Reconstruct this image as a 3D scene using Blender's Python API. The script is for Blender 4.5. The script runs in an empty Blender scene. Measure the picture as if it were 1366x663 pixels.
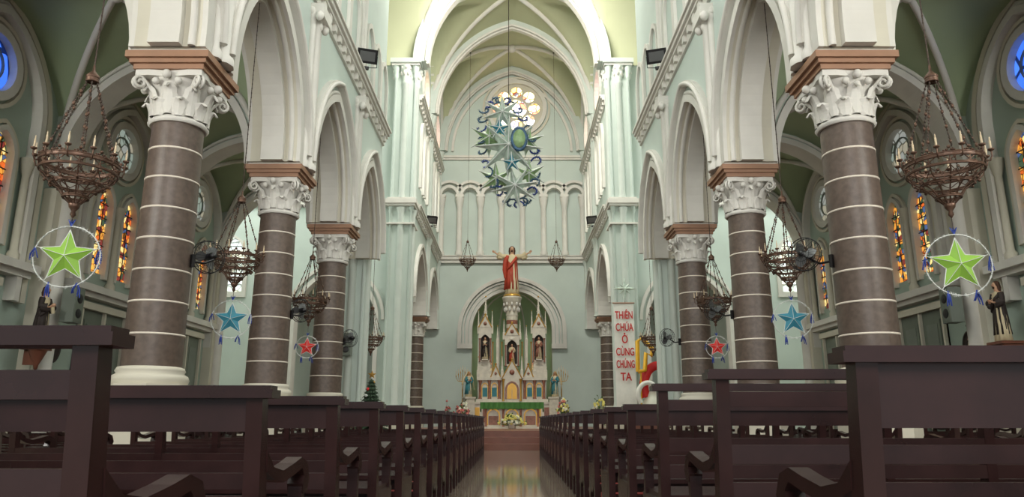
import bpy, bmesh, math, random
from math import sin, cos, pi, sqrt, radians, acos
from mathutils import Vector, Matrix, Euler
from mathutils.geometry import tessellate_polygon
random.seed(7)
scene = bpy.context.scene
scene.view_settings.view_transform = 'Standard'
scene.view_settings.look = 'None'
scene.view_settings.exposure = 0.0

# ------------------------------------------------------------ materials
def lin(c):
    o = []
    for x in c:
        x = x / 255.0
        o.append(x / 12.92 if x <= 0.04045 else ((x + 0.055) / 1.055) ** 2.4)
    return o
MATS = {}
def mat(name, col, rough=0.6, metal=0.0, noise=0.08, scale=3.0, bump=0.0, emis=0.0, spec=None):
    if name in MATS: return MATS[name]
    m = bpy.data.materials.new(name); m.use_nodes = True
    nt = m.node_tree; b = nt.nodes['Principled BSDF']
    c = lin(col)
    tc = nt.nodes.new('ShaderNodeTexCoord')
    nz = nt.nodes.new('ShaderNodeTexNoise'); nz.inputs['Scale'].default_value = scale
    nz.inputs['Detail'].default_value = 5
    nt.links.new(tc.outputs['Object'], nz.inputs['Vector'])
    rp = nt.nodes.new('ShaderNodeValToRGB')
    rp.color_ramp.elements[0].position = 0.3; rp.color_ramp.elements[1].position = 0.7
    rp.color_ramp.elements[0].color = [max(0, x * (1 - noise)) for x in c] + [1]
    rp.color_ramp.elements[1].color = [min(1, x * (1 + noise)) for x in c] + [1]
    nt.links.new(nz.outputs['Fac'], rp.inputs['Fac'])
    nt.links.new(rp.outputs['Color'], b.inputs['Base Color'])
    b.inputs['Roughness'].default_value = rough
    b.inputs['Metallic'].default_value = metal
    if spec is not None: b.inputs['Specular IOR Level'].default_value = spec
    if emis > 0:
        nt.links.new(rp.outputs['Color'], b.inputs['Emission Color'])
        b.inputs['Emission Strength'].default_value = emis
    if bump > 0:
        n2 = nt.nodes.new('ShaderNodeTexNoise'); n2.inputs['Scale'].default_value = scale * 8
        nt.links.new(tc.outputs['Object'], n2.inputs['Vector'])
        bp = nt.nodes.new('ShaderNodeBump'); bp.inputs['Strength'].default_value = bump
        bp.inputs['Distance'].default_value = 0.02
        nt.links.new(n2.outputs['Fac'], bp.inputs['Height'])
        nt.links.new(bp.outputs['Normal'], b.inputs['Normal'])
    MATS[name] = m
    return m

def glass(name, cols, scale, strength):
    m = bpy.data.materials.new(name); m.use_nodes = True
    nt = m.node_tree; b = nt.nodes['Principled BSDF']
    tc = nt.nodes.new('ShaderNodeTexCoord')
    vo = nt.nodes.new('ShaderNodeTexVoronoi'); vo.inputs['Scale'].default_value = scale
    nt.links.new(tc.outputs['Object'], vo.inputs['Vector'])
    sp = nt.nodes.new('ShaderNodeSeparateColor')
    nt.links.new(vo.outputs['Color'], sp.inputs['Color'])
    rp = nt.nodes.new('ShaderNodeValToRGB'); rp.color_ramp.interpolation = 'CONSTANT'
    el = rp.color_ramp.elements
    while len(el) < len(cols): el.new(0.5)
    for i, c in enumerate(cols):
        el[i].position = i / len(cols); el[i].color = lin(c) + [1]
    nt.links.new(sp.outputs[0], rp.inputs['Fac'])
    v2 = nt.nodes.new('ShaderNodeTexVoronoi'); v2.feature = 'DISTANCE_TO_EDGE'
    v2.inputs['Scale'].default_value = scale
    nt.links.new(tc.outputs['Object'], v2.inputs['Vector'])
    mt = nt.nodes.new('ShaderNodeMath'); mt.operation = 'GREATER_THAN'; mt.inputs[1].default_value = 0.06
    nt.links.new(v2.outputs['Distance'], mt.inputs[0])
    mx = nt.nodes.new('ShaderNodeMath'); mx.operation = 'MULTIPLY'; mx.inputs[1].default_value = strength
    nt.links.new(mt.outputs[0], mx.inputs[0])
    nt.links.new(rp.outputs['Color'], b.inputs['Base Color'])
    nt.links.new(rp.outputs['Color'], b.inputs['Emission Color'])
    nt.links.new(mx.outputs[0], b.inputs['Emission Strength'])
    b.inputs['Roughness'].default_value = 0.2
    MATS[name] = m
    return m

def tiles(name, c1, c2, size, rough):
    m = bpy.data.materials.new(name); m.use_nodes = True
    nt = m.node_tree; b = nt.nodes['Principled BSDF']
    tc = nt.nodes.new('ShaderNodeTexCoord')
    br = nt.nodes.new('ShaderNodeTexBrick'); br.offset = 0.0
    br.inputs['Scale'].default_value = 1.0
    br.inputs['Brick Width'].default_value = size; br.inputs['Row Height'].default_value = size
    br.inputs['Mortar Size'].default_value = 0.004
    br.inputs['Color1'].default_value = lin(c1) + [1]; br.inputs['Color2'].default_value = lin(c2) + [1]
    br.inputs['Mortar'].default_value = lin([x * 0.5 for x in c1]) + [1]
    nt.links.new(tc.outputs['Object'], br.inputs['Vector'])
    nz = nt.nodes.new('ShaderNodeTexNoise'); nz.inputs['Scale'].default_value = 6
    nt.links.new(tc.outputs['Object'], nz.inputs['Vector'])
    mx = nt.nodes.new('ShaderNodeMix'); mx.data_type = 'RGBA'; mx.blend_type = 'MULTIPLY'
    mx.inputs[0].default_value = 0.25
    nt.links.new(br.outputs['Color'], mx.inputs[6]); nt.links.new(nz.outputs['Fac'], mx.inputs[7])
    nt.links.new(mx.outputs[2], b.inputs['Base Color'])
    b.inputs['Roughness'].default_value = rough
    b.inputs['Specular IOR Level'].default_value = 0.8
    MATS[name] = m
    return m

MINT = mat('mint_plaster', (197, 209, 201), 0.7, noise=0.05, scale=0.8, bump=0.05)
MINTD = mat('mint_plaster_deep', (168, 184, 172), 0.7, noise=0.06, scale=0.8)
WHITE = mat('white_stucco', (216, 213, 205), 0.6, noise=0.06, scale=2.0)
PALEM = mat('pale_mint_stucco', (200, 208, 200), 0.6, noise=0.05, scale=2.0)
CREAM = mat('cream_stucco', (208, 203, 186), 0.65, noise=0.06, scale=1.5)
VAULT = mat('vault_green_plaster', (186, 189, 156), 0.75, noise=0.05, scale=0.6)
AVAULT = mat('aisle_vault_plaster', (164, 180, 146), 0.75, noise=0.06, scale=0.6)
GREENN = mat('apse_green_plaster', (166, 194, 154), 0.7, noise=0.06, scale=0.9)
STONE = mat('column_granite', (98, 84, 75), 0.42, noise=0.22, scale=14, bump=0.1)
JOINT = mat('column_joint', (225, 215, 200), 0.6)
BROWN = mat('abacus_brown', (156, 118, 92), 0.55, noise=0.1, scale=4)
WOOD = mat('dark_pew_wood', (48, 29, 28), 0.27, noise=0.25, scale=6)
RED = mat('red_cushion', (140, 40, 32), 0.8)
BRASS = mat('aged_brass', (96, 72, 58), 0.45, metal=0.5, noise=0.35, scale=20)
CHAIN = mat('dark_chain', (70, 57, 48), 0.5, metal=0.4)
CANDLE = mat('candle_wax', (204, 184, 152), 0.5)
GOLD = mat('gold_leaf', (200, 155, 75), 0.35, metal=0.6)
BLACK = mat('black_plastic', (22, 22, 24), 0.4)
GREYM = mat('grey_metal', (110, 112, 112), 0.4, metal=0.5)
GREYBOX = mat('grey_box', (120, 128, 118), 0.6)
TINSEL = mat('silver_tinsel', (215, 218, 214), 0.5, metal=0.1)
BLUETIN = mat('blue_tinsel', (38, 62, 145), 0.4, metal=0.2)
TEALD = mat('teal_tinsel', (58, 92, 122), 0.45, metal=0.1, noise=0.4, scale=10)
SGREEN = mat('green_star_paper', (140, 186, 70), 0.5, emis=0.05)
SBLUE = mat('blue_star_paper', (56, 130, 150), 0.5, emis=0.04)
SRED = mat('red_star_paper', (205, 45, 40), 0.5, emis=0.12)
SILVER = mat('pale_star_foil', (186, 200, 188), 0.4, metal=0.1, noise=0.35, scale=6)
SILVG = mat('green_star_foil', (150, 180, 130), 0.4, metal=0.1, noise=0.3, scale=6)
ROBE = mat('red_robe', (176, 62, 40), 0.65, noise=0.2, scale=4)
ROBEW = mat('cream_robe', (210, 195, 160), 0.6)
SKIN = mat('statue_skin', (205, 160, 130), 0.55)
HAIR = mat('brown_hair', (70, 42, 26), 0.7)
TEALR = mat('teal_robe', (60, 130, 140), 0.6)
DKROBE = mat('dark_habit', (48, 38, 34), 0.7)
MARBLE = mat('altar_marble', (212, 204, 188), 0.4, noise=0.12, scale=5)
REDM = mat('red_marble', (150, 100, 82), 0.4, noise=0.3, scale=9)
GCLOTH = mat('green_altar_cloth', (70, 120, 55), 0.8)
STEP = mat('red_brown_step', (120, 74, 58), 0.35, noise=0.15)
LEAF = mat('leaf_green', (70, 100, 46), 0.7, noise=0.3, scale=20)
PINE = mat('pine_green', (56, 78, 56), 0.8, noise=0.3, scale=20)
FYEL = mat('flower_yellow', (225, 215, 120), 0.7)
FPINK = mat('flower_pink', (205, 90, 110), 0.7)
FWHITE = mat('flower_white', (225, 225, 210), 0.7)
DOORM = mat('door_grey_green', (110, 118, 106), 0.6)
CLOTHW = mat('banner_cloth', (226, 226, 218), 0.8)
LETTER = mat('banner_letters_red', (190, 40, 35), 0.7)
DECR = mat('decor_red', (200, 30, 30), 0.55)
DECY = mat('decor_yellow', (235, 180, 40), 0.55)
DARKN = mat('niche_dark', (58, 52, 46), 0.8)
GL_ST = glass('stained_glass_warm', [(235, 170, 75), (215, 100, 40), (120, 50, 45), (245, 215, 140), (60, 80, 60), (225, 150, 60), (70, 90, 130)], 9, 1.15)
GL_BL = glass('stained_glass_blue', [(50, 100, 225), (70, 125, 240), (60, 112, 232), (95, 150, 245)], 2, 1.3)
GL_WH = glass('pale_glass', [(235, 240, 225), (225, 235, 240), (240, 235, 210), (215, 230, 225)], 4, 2.5)
GL_PL = glass('soft_pale_glass', [(225, 235, 225), (225, 230, 232), (235, 232, 215)], 4, 1.0)
GL_DM = glass('dim_pale_glass', [(170, 185, 175), (180, 185, 180), (190, 185, 165)], 5, 0.55)
GL_RO = glass('rose_glass', [(255, 240, 180), (255, 205, 120), (245, 240, 240), (235, 140, 110), (200, 195, 230), (255, 250, 215)], 2.6, 3.0)
FLOORM = tiles('polished_floor_tile', (152, 136, 120), (142, 128, 113), 0.4, 0.07)

# ------------------------------------------------------------ mesh builder
class MB:
    def __init__(s):
        s.v = []; s.f = []; s.m = []; s.s = []; s.mats = []
    def mi(s, m):
        if m not in s.mats: s.mats.append(m)
        return s.mats.index(m)
    def add(s, vs, fs, m, smooth=False, M=None):
        o = len(s.v); k = s.mi(m)
        if M is not None: vs = [tuple(M @ Vector(p)) for p in vs]
        s.v.extend([tuple(p) for p in vs])
        for f in fs:
            s.f.append(tuple(i + o for i in f)); s.m.append(k); s.s.append(smooth)
    def box(s, x0, x1, y0, y1, z0, z1, m, M=None):
        vs = [(x0,y0,z0),(x1,y0,z0),(x1,y1,z0),(x0,y1,z0),(x0,y0,z1),(x1,y0,z1),(x1,y1,z1),(x0,y1,z1)]
        s.add(vs, [(0,3,2,1),(4,5,6,7),(0,1,5,4),(1,2,6,5),(2,3,7,6),(3,0,4,7)], m, False, M)
    def lathe(s, prof, m, seg=20, M=None, smooth=True, sx=1, sy=1, rot=0, cap=True):
        vs = []; n = len(prof)
        for r, z in prof:
            for i in range(seg):
                a = 2*pi*i/seg + rot
                vs.append((r*cos(a)*sx, r*sin(a)*sy, z))
        fs = []
        for j in range(n-1):
            for i in range(seg):
                k = (i+1) % seg
                fs.append((j*seg+i, j*seg+k, (j+1)*seg+k, (j+1)*seg+i))
        s.add(vs, fs, m, smooth, M)
        if cap:
            if prof[0][0] > 1e-4: s.add(vs[:seg], [tuple(range(seg))[::-1]], m, False, M)
            if prof[-1][0] > 1e-4: s.add(vs[-seg:], [tuple(range(seg))], m, False, M)
    def sphere(s, c, r, m, seg=8, rings=5, sc=(1,1,1), M=None):
        prof = []
        for j in range(rings+1):
            t = -pi/2 + pi*j/rings
            prof.append((max(r*cos(t), 0.00001), r*sin(t)))
        T = Matrix.Translation(c) @ Matrix.Diagonal((sc[0], sc[1], sc[2], 1))
        if M is not None: T = M @ T
        s.lathe(prof, m, seg, T, True, cap=False)
    def tube(s, pts, r, m, seg=8, closed=False, M=None, smooth=True):
        pts = [Vector(p) for p in pts]; n = len(pts)
        rr = r if isinstance(r, (list, tuple)) else [r]*n
        vs = []; prev = None
        for i in range(n):
            if closed: t = pts[(i+1) % n] - pts[i-1]
            else: t = pts[min(i+1, n-1)] - pts[max(i-1, 0)]
            if t.length < 1e-9: t = Vector((0,0,1))
            t.normalize()
            if prev is None:
                up = Vector((0,0,1)) if abs(t.z) < 0.9 else Vector((1,0,0))
                nn = t.cross(up).normalized()
            else:
                nn = prev - t * prev.dot(t)
                if nn.length < 1e-6: nn = t.cross(Vector((0,0,1)))
                nn.normalize()
            prev = nn; b = t.cross(nn)
            for k in range(seg):
                a = 2*pi*k/seg
                vs.append(pts[i] + (nn*cos(a) + b*sin(a))*rr[i])
        fs = []
        for i in range(n if closed else n-1):
            j = (i+1) % n
            for k in range(seg):
                l = (k+1) % seg
                fs.append((i*seg+k, i*seg+l, j*seg+l, j*seg+k))
        s.add(vs, fs, m, smooth, M)
        if not closed:
            s.add(vs[:seg], [tuple(range(seg))[::-1]], m, False, M)
            s.add(vs[-seg:], [tuple(range(seg))], m, False, M)
    def plate(s, outer, holes, F, w0, w1, m, mside=None):
        loops = [outer] + holes
        tri = tessellate_polygon([[Vector((p[0], p[1], 0)) for p in l] for l in loops])
        flat = [p for l in loops for p in l]
        a = [F(p[0], p[1], w0) for p in flat]; b = [F(p[0], p[1], w1) for p in flat]
        s.add(a, [tuple(t) for t in tri], m); s.add(b, [tuple(t)[::-1] for t in tri], m)
        o = 0
        for l in loops:
            n = len(l)
            vs = [F(p[0], p[1], w0) for p in l] + [F(p[0], p[1], w1) for p in l]
            s.add(vs, [(i, (i+1) % n, n+(i+1) % n, n+i) for i in range(n)], mside or m)
    def band(s, p1, p2, F, w0, w1, m, closed=False):
        n = len(p1)
        vs = []
        for a, b in zip(p1, p2):
            vs += [F(a[0], a[1], w0), F(b[0], b[1], w0), F(b[0], b[1], w1), F(a[0], a[1], w1)]
        fs = []
        for i in range(n if closed else n-1):
            j = (i+1) % n
            for k in range(4):
                l = (k+1) % 4
                fs.append((i*4+k, i*4+l, j*4+l, j*4+k))
        if not closed:
            fs.append((0,1,2,3)); e = (n-1)*4; fs.append((e+3,e+2,e+1,e))
        s.add(vs, fs, m)
    def build(s, name, loc=(0,0,0), rot=(0,0,0), parent=None, recalc=True):
        me = bpy.data.meshes.new(name)
        me.from_pydata(s.v, [], s.f); me.update()
        for mm in s.mats: me.materials.append(mm)
        me.polygons.foreach_set('material_index', s.m)
        me.polygons.foreach_set('use_smooth', s.s)
        if recalc:
            bm = bmesh.new(); bm.from_mesh(me)
            bmesh.ops.recalc_face_normals(bm, faces=bm.faces)
            bm.to_mesh(me); bm.free()
        me.update()
        return inst(name, me, loc, rot, parent)
def inst(name, me, loc=(0,0,0), rot=(0,0,0), parent=None, scale=None):
    ob = bpy.data.objects.new(name, me)
    ob.location = loc; ob.rotation_euler = rot
    if scale: ob.scale = scale
    scene.collection.objects.link(ob)
    if parent: ob.parent = parent
    return ob

def arch(cu, vs, a, h, o=0.0, n=14, base=None):
    c = (h*h - a*a) / (2*a); R = a + c + o
    te = acos(max(-1, min(1, -c/R)))
    L = []
    for i in range(n+1):
        t = pi + (te - pi)*i/n
        L.append((cu + c + R*cos(t), vs + R*sin(t)))
    Rr = [(2*cu - p[0], p[1]) for p in L[::-1]][1:]
    P = L + Rr
    if base is not None: P = [(cu - a - o, base)] + P + [(cu + a + o, base)]
    return P
def circ(cu, cv, r, n=28): return [(cu + r*cos(2*pi*i/n), cv + r*sin(2*pi*i/n)) for i in range(n)]
def hprof(d, a, h):
    c = (h*h - a*a)/(2*a); R = a + c
    return sqrt(max(0.0, R*R - (abs(d)+c)**2))
def side(sg): return lambda u, v, w: (sg*w, u, v)
def cross(u, v, w): return (u, w, v)
def rollF(mb, pts, F, w, r, m, seg=8): mb.tube([F(p[0], p[1], w) for p in pts], r, m, seg)

SP, RISE = 15.4, 5.1
AB = 5.44
COLY = [0.5, 4.7, 8.9, 13.1, 17.3]
BAYS = [2.6, 6.8, 11.0, 15.2]
LB = 19.32
XC = 4.4

# ------------------------------------------------------------ floor
mb = MB(); mb.box(-14, 14, -5, 41, -0.2, 0, FLOORM); mb.build('floor')
mb = MB()
mb.box(-3.85, 3.85, 20.5, 37.98, 0.0, 0.17, STEP)
mb.box(-3.80, 3.80, 20.9, 37.98, 0.17, 0.34, STEP)
mb.box(-3.75, 3.75, 21.3, 37.98, 0.34, 0.51, STEP)
mb.build('sanctuary_platform')

# ------------------------------------------------------------ nave walls
def corbel_string(mb, F, u0, u1, v, w, m, step=0.45, d=1):
    P = lambda a, b, z0, z1, dd: mb.band([(a, z0), (b, z0)], [(a, z1), (b, z1)], F, w - dd*d, w + 0.05*d, m)
    P(u0, u1, v, v+0.10, 0.22); P(u0, u1, v-0.08, v, 0.16); P(u0, u1, v-0.30, v-0.08, 0.06); P(u0, u1, v+0.10, v+0.16, 0.27)
    n = int((u1-u0)/step)
    for i in range(n):
        c = u0 + (i+0.5)*(u1-u0)/n
        mb.band([(c-0.07, v-0.24), (c+0.07, v-0.24)], [(c-0.07, v-0.08), (c+0.07, v-0.08)], F, w - 0.14*d, w, m)

for sg, nm in ((-1, 'left'), (1, 'right')):
    F = side(sg)
    mb = MB(); mt = MB()
    W0, W1 = 3.98, 4.82
    out = [(-5.0, 21.0), (-5.0, AB)]
    bays = [(-1.6, 1.55, 2.15)] + [(b, 1.55, 2.15) for b in BAYS] + [(LB, 1.45, 2.1)]
    for c, a, h in bays:
        out += arch(c, AB+0.25, a, h, base=AB)
    out += [(20.9, AB), (20.9, 21.0)]
    clo = [arch(b, 13.0, 0.7, 0.9, base=11.6) for b in BAYS]
    mb.plate(out, clo, F, W0, W1, MINT, CREAM)
    for b in BAYS:
        mb.band(arch(b, 13.0, 0.01, 0.02, base=11.6), arch(b, 13.0, 0.7, 0.9, base=11.6), F, 4.4, 4.44, GL_WH)
    for c, a, h in bays:
        z = AB+0.25
        mt.band(arch(c, z, a, h, -0.11, base=AB), arch(c, z, a, h, 0.02, base=AB), F, 4.2, 4.6, WHITE)
        for w0, w1 in ((W0-0.07, W0), (W1, W1+0.07)):
            mt.band(arch(c, z, a, h, 0.0, base=AB), arch(c, z, a, h, 0.16, base=AB), F, w0, w1, WHITE)
        rollF(mt, arch(c, z, a, h, 0.21, base=AB), F, W0-0.02, 0.045, WHITE)
        mt.band(arch(c, z, a, h, 0.34), arch(c, z, a, h, 0.47), F, W0-0.12, W0, WHITE)
        rollF(mt, arch(c, z, a, h, 0.40), F, W0-0.13, 0.05, WHITE)
        rollF(mt, arch(c, z, a, h, -0.01, base=AB), F, W0+0.10, 0.05, WHITE)
    for y in COLY:
        for dy, r in ((-0.2, 0.07), (0.0, 0.12), (0.2, 0.07)):
            M = Matrix.Translation((sg*(W0-0.03), y+dy, 0))
            mt.lathe([(r*1.6, AB), (r*1.6, AB+0.1), (r, AB+0.18), (r, 8.55), (r*1.3, 8.6), (r*1.5, 8.85)], WHITE, 10, M)
        mt.band([(y-0.34, AB), (y+0.34, AB)], [(y-0.34, 6.9), (y+0.34, 6.9)], F, W0-0.03, W0, WHITE)
        for dy, r in ((-0.16, 0.06), (0.0, 0.11), (0.16, 0.06)):
            M = Matrix.Translation((sg*(W0-0.03), y+dy, 0))
            mt.lathe([(r*1.4, 9.45), (r, 9.6), (r, 15.0), (r*1.6, 15.4)], WHITE, 12, M)
        mt.band([(y-0.32, 8.85), (y+0.32, 8.85)], [(y-0.26, 8.6), (y+0.26, 8.6)], F, W0-0.26, W0, WHITE)
        for k in range(9):
            mt.sphere((sg*(W0-0.10-0.08*sin(k*0.9)), y+0.28*sin(k*2.3), 8.50+0.045*k), 0.085, WHITE, 7, 5, (1, 1, 1.3))
    corbel_string(mt, F, -5, 20.85, 9.3, W0, WHITE)
    for b in BAYS + [LB]:
        for k in (-1, 0, 1):
            c = b + k*1.1
            mt.band(arch(c, 10.9, 0.42, 0.55, 0.0, base=9.46), arch(c, 10.9, 0.42, 0.55, 0.13, base=9.46), F, W0-0.08, W0, WHITE)
    mb.build('wall_nave_' + nm)
    mt.build('trim_nave_arcade_' + nm)

    # ---- aisle outer wall
    mb = MB(); mt = MB()
    WI, WO = 8.7, 9.15
    holes = []
    AB2 = BAYS + [19.2]
    LW, LH = 0.27, 0.42
    for b in AB2:
        for d in (-0.5, 0.5): holes.append(arch(b+d, 5.2, LW, LH, base=3.8, n=8))
        holes.append(circ(b, 6.65, 0.5))
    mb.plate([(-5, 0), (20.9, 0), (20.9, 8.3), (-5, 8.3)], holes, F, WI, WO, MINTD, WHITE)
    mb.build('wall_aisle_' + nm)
    for wi, b in enumerate(AB2):
        g = MB()
        GW = 8.74
        for d in (-0.5, 0.5):
            g.band(arch(b+d, 5.2, 0.01, 0.02, base=3.8, n=8), arch(b+d, 5.2, LW, LH, 0.02, base=3.78, n=8), F, GW, GW+0.02, GL_ST)
            for q in (-0.09, 0.09): g.tube([F(b+d+q, 3.8, GW-0.02), F(b+d+q, 5.45, GW-0.02)], 0.010, BLACK, 6)
            for zz in (4.1, 4.4, 4.7, 5.0, 5.3): g.tube([F(b+d-LW, zz, GW-0.02), F(b+d+LW, zz, GW-0.02)], 0.012, BLACK, 6)
        g.band(circ(b, 6.65, 0.01), circ(b, 6.65, 0.52), F, GW, GW+0.02, GL_BL if wi < 3 else GL_DM, True)
        g.band(circ(b, 6.65, 0.30), circ(b, 6.65, 0.325), F, GW-0.04, GW, GREYBOX, True)
        for d in (-0.5, 0.5):
            g.band(arch(b+d, 5.2, LW, LH, 0.0, base=3.7, n=8), arch(b+d, 5.2, LW, LH, 0.09, base=3.7, n=8), F, 8.60, 8.7, WHITE)
            g.band(arch(b+d, 5.2, LW, LH, 0.12, base=3.7, n=8), arch(b+d, 5.2, LW, LH, 0.19, base=3.7, n=8), F, 8.64, 8.7, CREAM)
        g.band(circ(b, 6.65, 0.5), circ(b, 6.65, 0.66), F, 8.60, 8.7, WHITE, True)
        g.band(circ(b, 6.65, 0.72), circ(b, 6.65, 0.79), F, 8.62, 8.7, CREAM, True)
        for o in (0.0, 0.28):
            g.band(arch(b, 5.95, 1.18, 1.55, o, base=2.8), arch(b, 5.95, 1.18, 1.55, o+0.13, base=2.8), F, 8.50+o*0.3, 8.7, CREAM if o else WHITE)
        rollF(g, arch(b, 5.95, 1.18, 1.55, 0.2, base=2.8), F, 8.62, 0.06, WHITE)
        for d in (-1.12, 0, 1.12):
            M = Matrix.Translation((sg*8.60, b+d, 0))
            g.lathe([(0.10, 3.45), (0.10, 3.6), (0.065, 3.65), (0.06, 5.0), (0.08, 5.05), (0.12, 5.25), (0.12, 5.32)], CREAM, 10, M)
        g.band([(b-1.6, 3.32), (b+1.6, 3.32)], [(b-1.6, 3.46), (b+1.6, 3.46)], F, 8.38, 8.7, WHITE)
        g.band([(b-1.5, 3.22), (b+1.5, 3.22)], [(b-1.5, 3.32), (b+1.5, 3.32)], F, 8.48, 8.7, WHITE)
        g.build('window_%d' % (wi + (1 if sg < 0 else 6)))
        d = MB()
        d.band([(b-0.85, 0.0), (b+0.85, 0.0)], [(b-0.85, 3.05), (b+0.85, 3.05)], F, 8.66, 8.69, DOORM)
        for k in (-0.85, -0.03, 0.79):
            d.band([(b+k, 0.0), (b+k+0.06, 0.0)], [(b+k, 3.05), (b+k+0.06, 3.05)], F, 8.60, 8.69, CREAM)
        d.band([(b-0.95, 3.0), (b+0.95, 3.0)], [(b-0.95, 3.14), (b+0.95, 3.14)], F, 8.56, 8.69, CREAM)
        for k in (-0.68, 0.12):
            for z0, z1 in ((0.3, 1.3), (1.5, 2.8)):
                d.band([(b+k, z0), (b+k+0.56, z0)], [(b+k, z1), (b+k+0.56, z1)], F, 8.63, 8.67, DOORM)
                d.band([(b+k+0.08, z0+0.08), (b+k+0.48, z0+0.08)], [(b+k+0.08, z1-0.08), (b+k+0.48, z1-0.08)], F, 8.62, 8.64, GREYBOX)
        d.build('door_%d' % (wi + (1 if sg < 0 else 6)))
    for y in COLY + [20.7]:
        mt.band([(y-0.3, 0), (y+0.3, 0)], [(y-0.3, 5.0), (y+0.3, 5.0)], F, 8.45, 8.7, CREAM)
        M = Matrix.Translation((sg*8.42, y, 0))
        mt.lathe([(0.2, 0), (0.2, 0.9), (0.14, 1.0), (0.13, 4.8), (0.16, 4.85), (0.26, 5.25)], WHITE, 12, M)
        mt.band([(y-0.36, 5.2), (y+0.36, 5.2)], [(y-0.36, 5.5), (y+0.36, 5.5)], F, 8.2, 8.7, WHITE)
    mt.band([(-5, 0), (20.9, 0)], [(-5, 1.0), (20.9, 1.0)], F, 8.67, 8.7, CREAM)
    mt.build('trim_aisle_' + nm)
    mt = MB()
    for y in COLY + [20.75]:
        c = sg*6.76
        a0, a1 = sorted((sg*4.8, sg*8.7))
        out = [(a0, 8.2), (a0, AB)] + arch(c, 5.5, 1.72, 2.1, base=AB) + [(a1, AB), (a1, 8.2)]
        mt.plate(out, [], cross, y-0.22, y+0.22, MINT, WHITE)
        for w0, w1 in ((y-0.28, y-0.22), (y+0.22, y+0.28)):
            mt.band(arch(c, 5.5, 1.72, 2.1, 0.0), arch(c, 5.5, 1.72, 2.1, 0.14), cross, w0, w1, WHITE)
        rollF(mt, arch(c, 5.5, 1.72, 2.1, 0.22), cross, y-0.24, 0.04, WHITE)
    mt.build('trim_aisle_arches_' + nm)

# ------------------------------------------------------------ groin vaults
def groin(mb, x0, x1, y0, y1, sp, hx, hy, m, n=24, rib=0.09, rm=WHITE):
    cx, cy = (x0+x1)/2, (y0+y1)/2; ax, ay = (x1-x0)/2, (y1-y0)/2
    z = lambda x, y: sp + max(hprof(x-cx, ax, hx), hprof(y-cy, ay, hy))
    vs = []; fs = []
    for i in range(n+1):
        for j in range(n+1):
            x = x0 + (x1-x0)*(0.5-0.5*cos(pi*i/n)); y = y0 + (y1-y0)*(0.5-0.5*cos(pi*j/n))
            vs.append((x, y, z(x, y)))
    for i in range(n):
        for j in range(n):
            fs.append((i*(n+1)+j, (i+1)*(n+1)+j, (i+1)*(n+1)+j+1, i*(n+1)+j+1))
    mb.add(vs, fs, m, True)
    if rib:
        for s in (1, -1):
            P = []
            for i in range(n+1):
                t = -cos(pi*i/n)
                x = cx + ax*t*0.995; y = cy + s*ay*t*0.995
                P.append((x, y, z(x, y) - 0.02))
            mb.tube(P, rib, rm, 8)
        mb.sphere((cx, cy, z(cx, cy)-0.03), rib*2.2, rm, 12, 6)
for sg, nm in ((-1, 'left'), (1, 'right')):
    mb = MB()
    ys = [-5.0] + COLY + [20.9]
    for a, b in zip(ys[:-1], ys[1:]):
        x0, x1 = sorted((sg*4.8, sg*8.75))
        groin(mb, x0, x1, a, b, 5.5, 2.4, max(2.35, (b-a)/2+0.05) if b-a < 5 else 2.8, AVAULT, 16, 0.06)
    mb.build('ceiling_aisle_' + nm, recalc=False)
mb = MB()
ys = [-5.0] + COLY + [20.9]
for a, b in zip(ys[:-1], ys[1:]):
    groin(mb, -4.0, 4.0, a, b, SP, RISE, max(4.2, (b-a)/2+0.1), VAULT, 16, 0.1)
groin(mb, -4.0, 4.0, 20.9, 27.9, SP, RISE, 4.6, VAULT, 20, 0.14)
groin(mb, -4.0, 4.0, 27.9, 33.0, SP, RISE, 4.5, VAULT, 28, 0.13)
groin(mb, -4.0, 4.0, 33.0, 38.1, SP, RISE, 4.5, VAULT, 28, 0.13)
mb.build('ceiling_nave', recalc=False)
mt = MB()
for y, hw, dpt in [(c, 0.2, 0.25) for c in COLY] + [(20.9, 0.4, 0.4), (27.9, 0.4, 0.4), (33.0, 0.22, 0.3), (37.85, 0.15, 0.3)]:
    mt.band(arch(0, SP, 4.0, RISE, -dpt), arch(0, SP, 4.0, RISE, 0.15), cross, y-hw, y+hw, PALEM)
    mt.band(arch(0, SP, 4.0, RISE, -dpt-0.12), arch(0, SP, 4.0, RISE, -dpt), cross, y-hw*0.5, y+hw*0.5, WHITE)
    rollF(mt, arch(0, SP, 4.0, RISE, -dpt), cross, y-hw, 0.06, WHITE)
mt.build('trim_vault_ribs')

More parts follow.
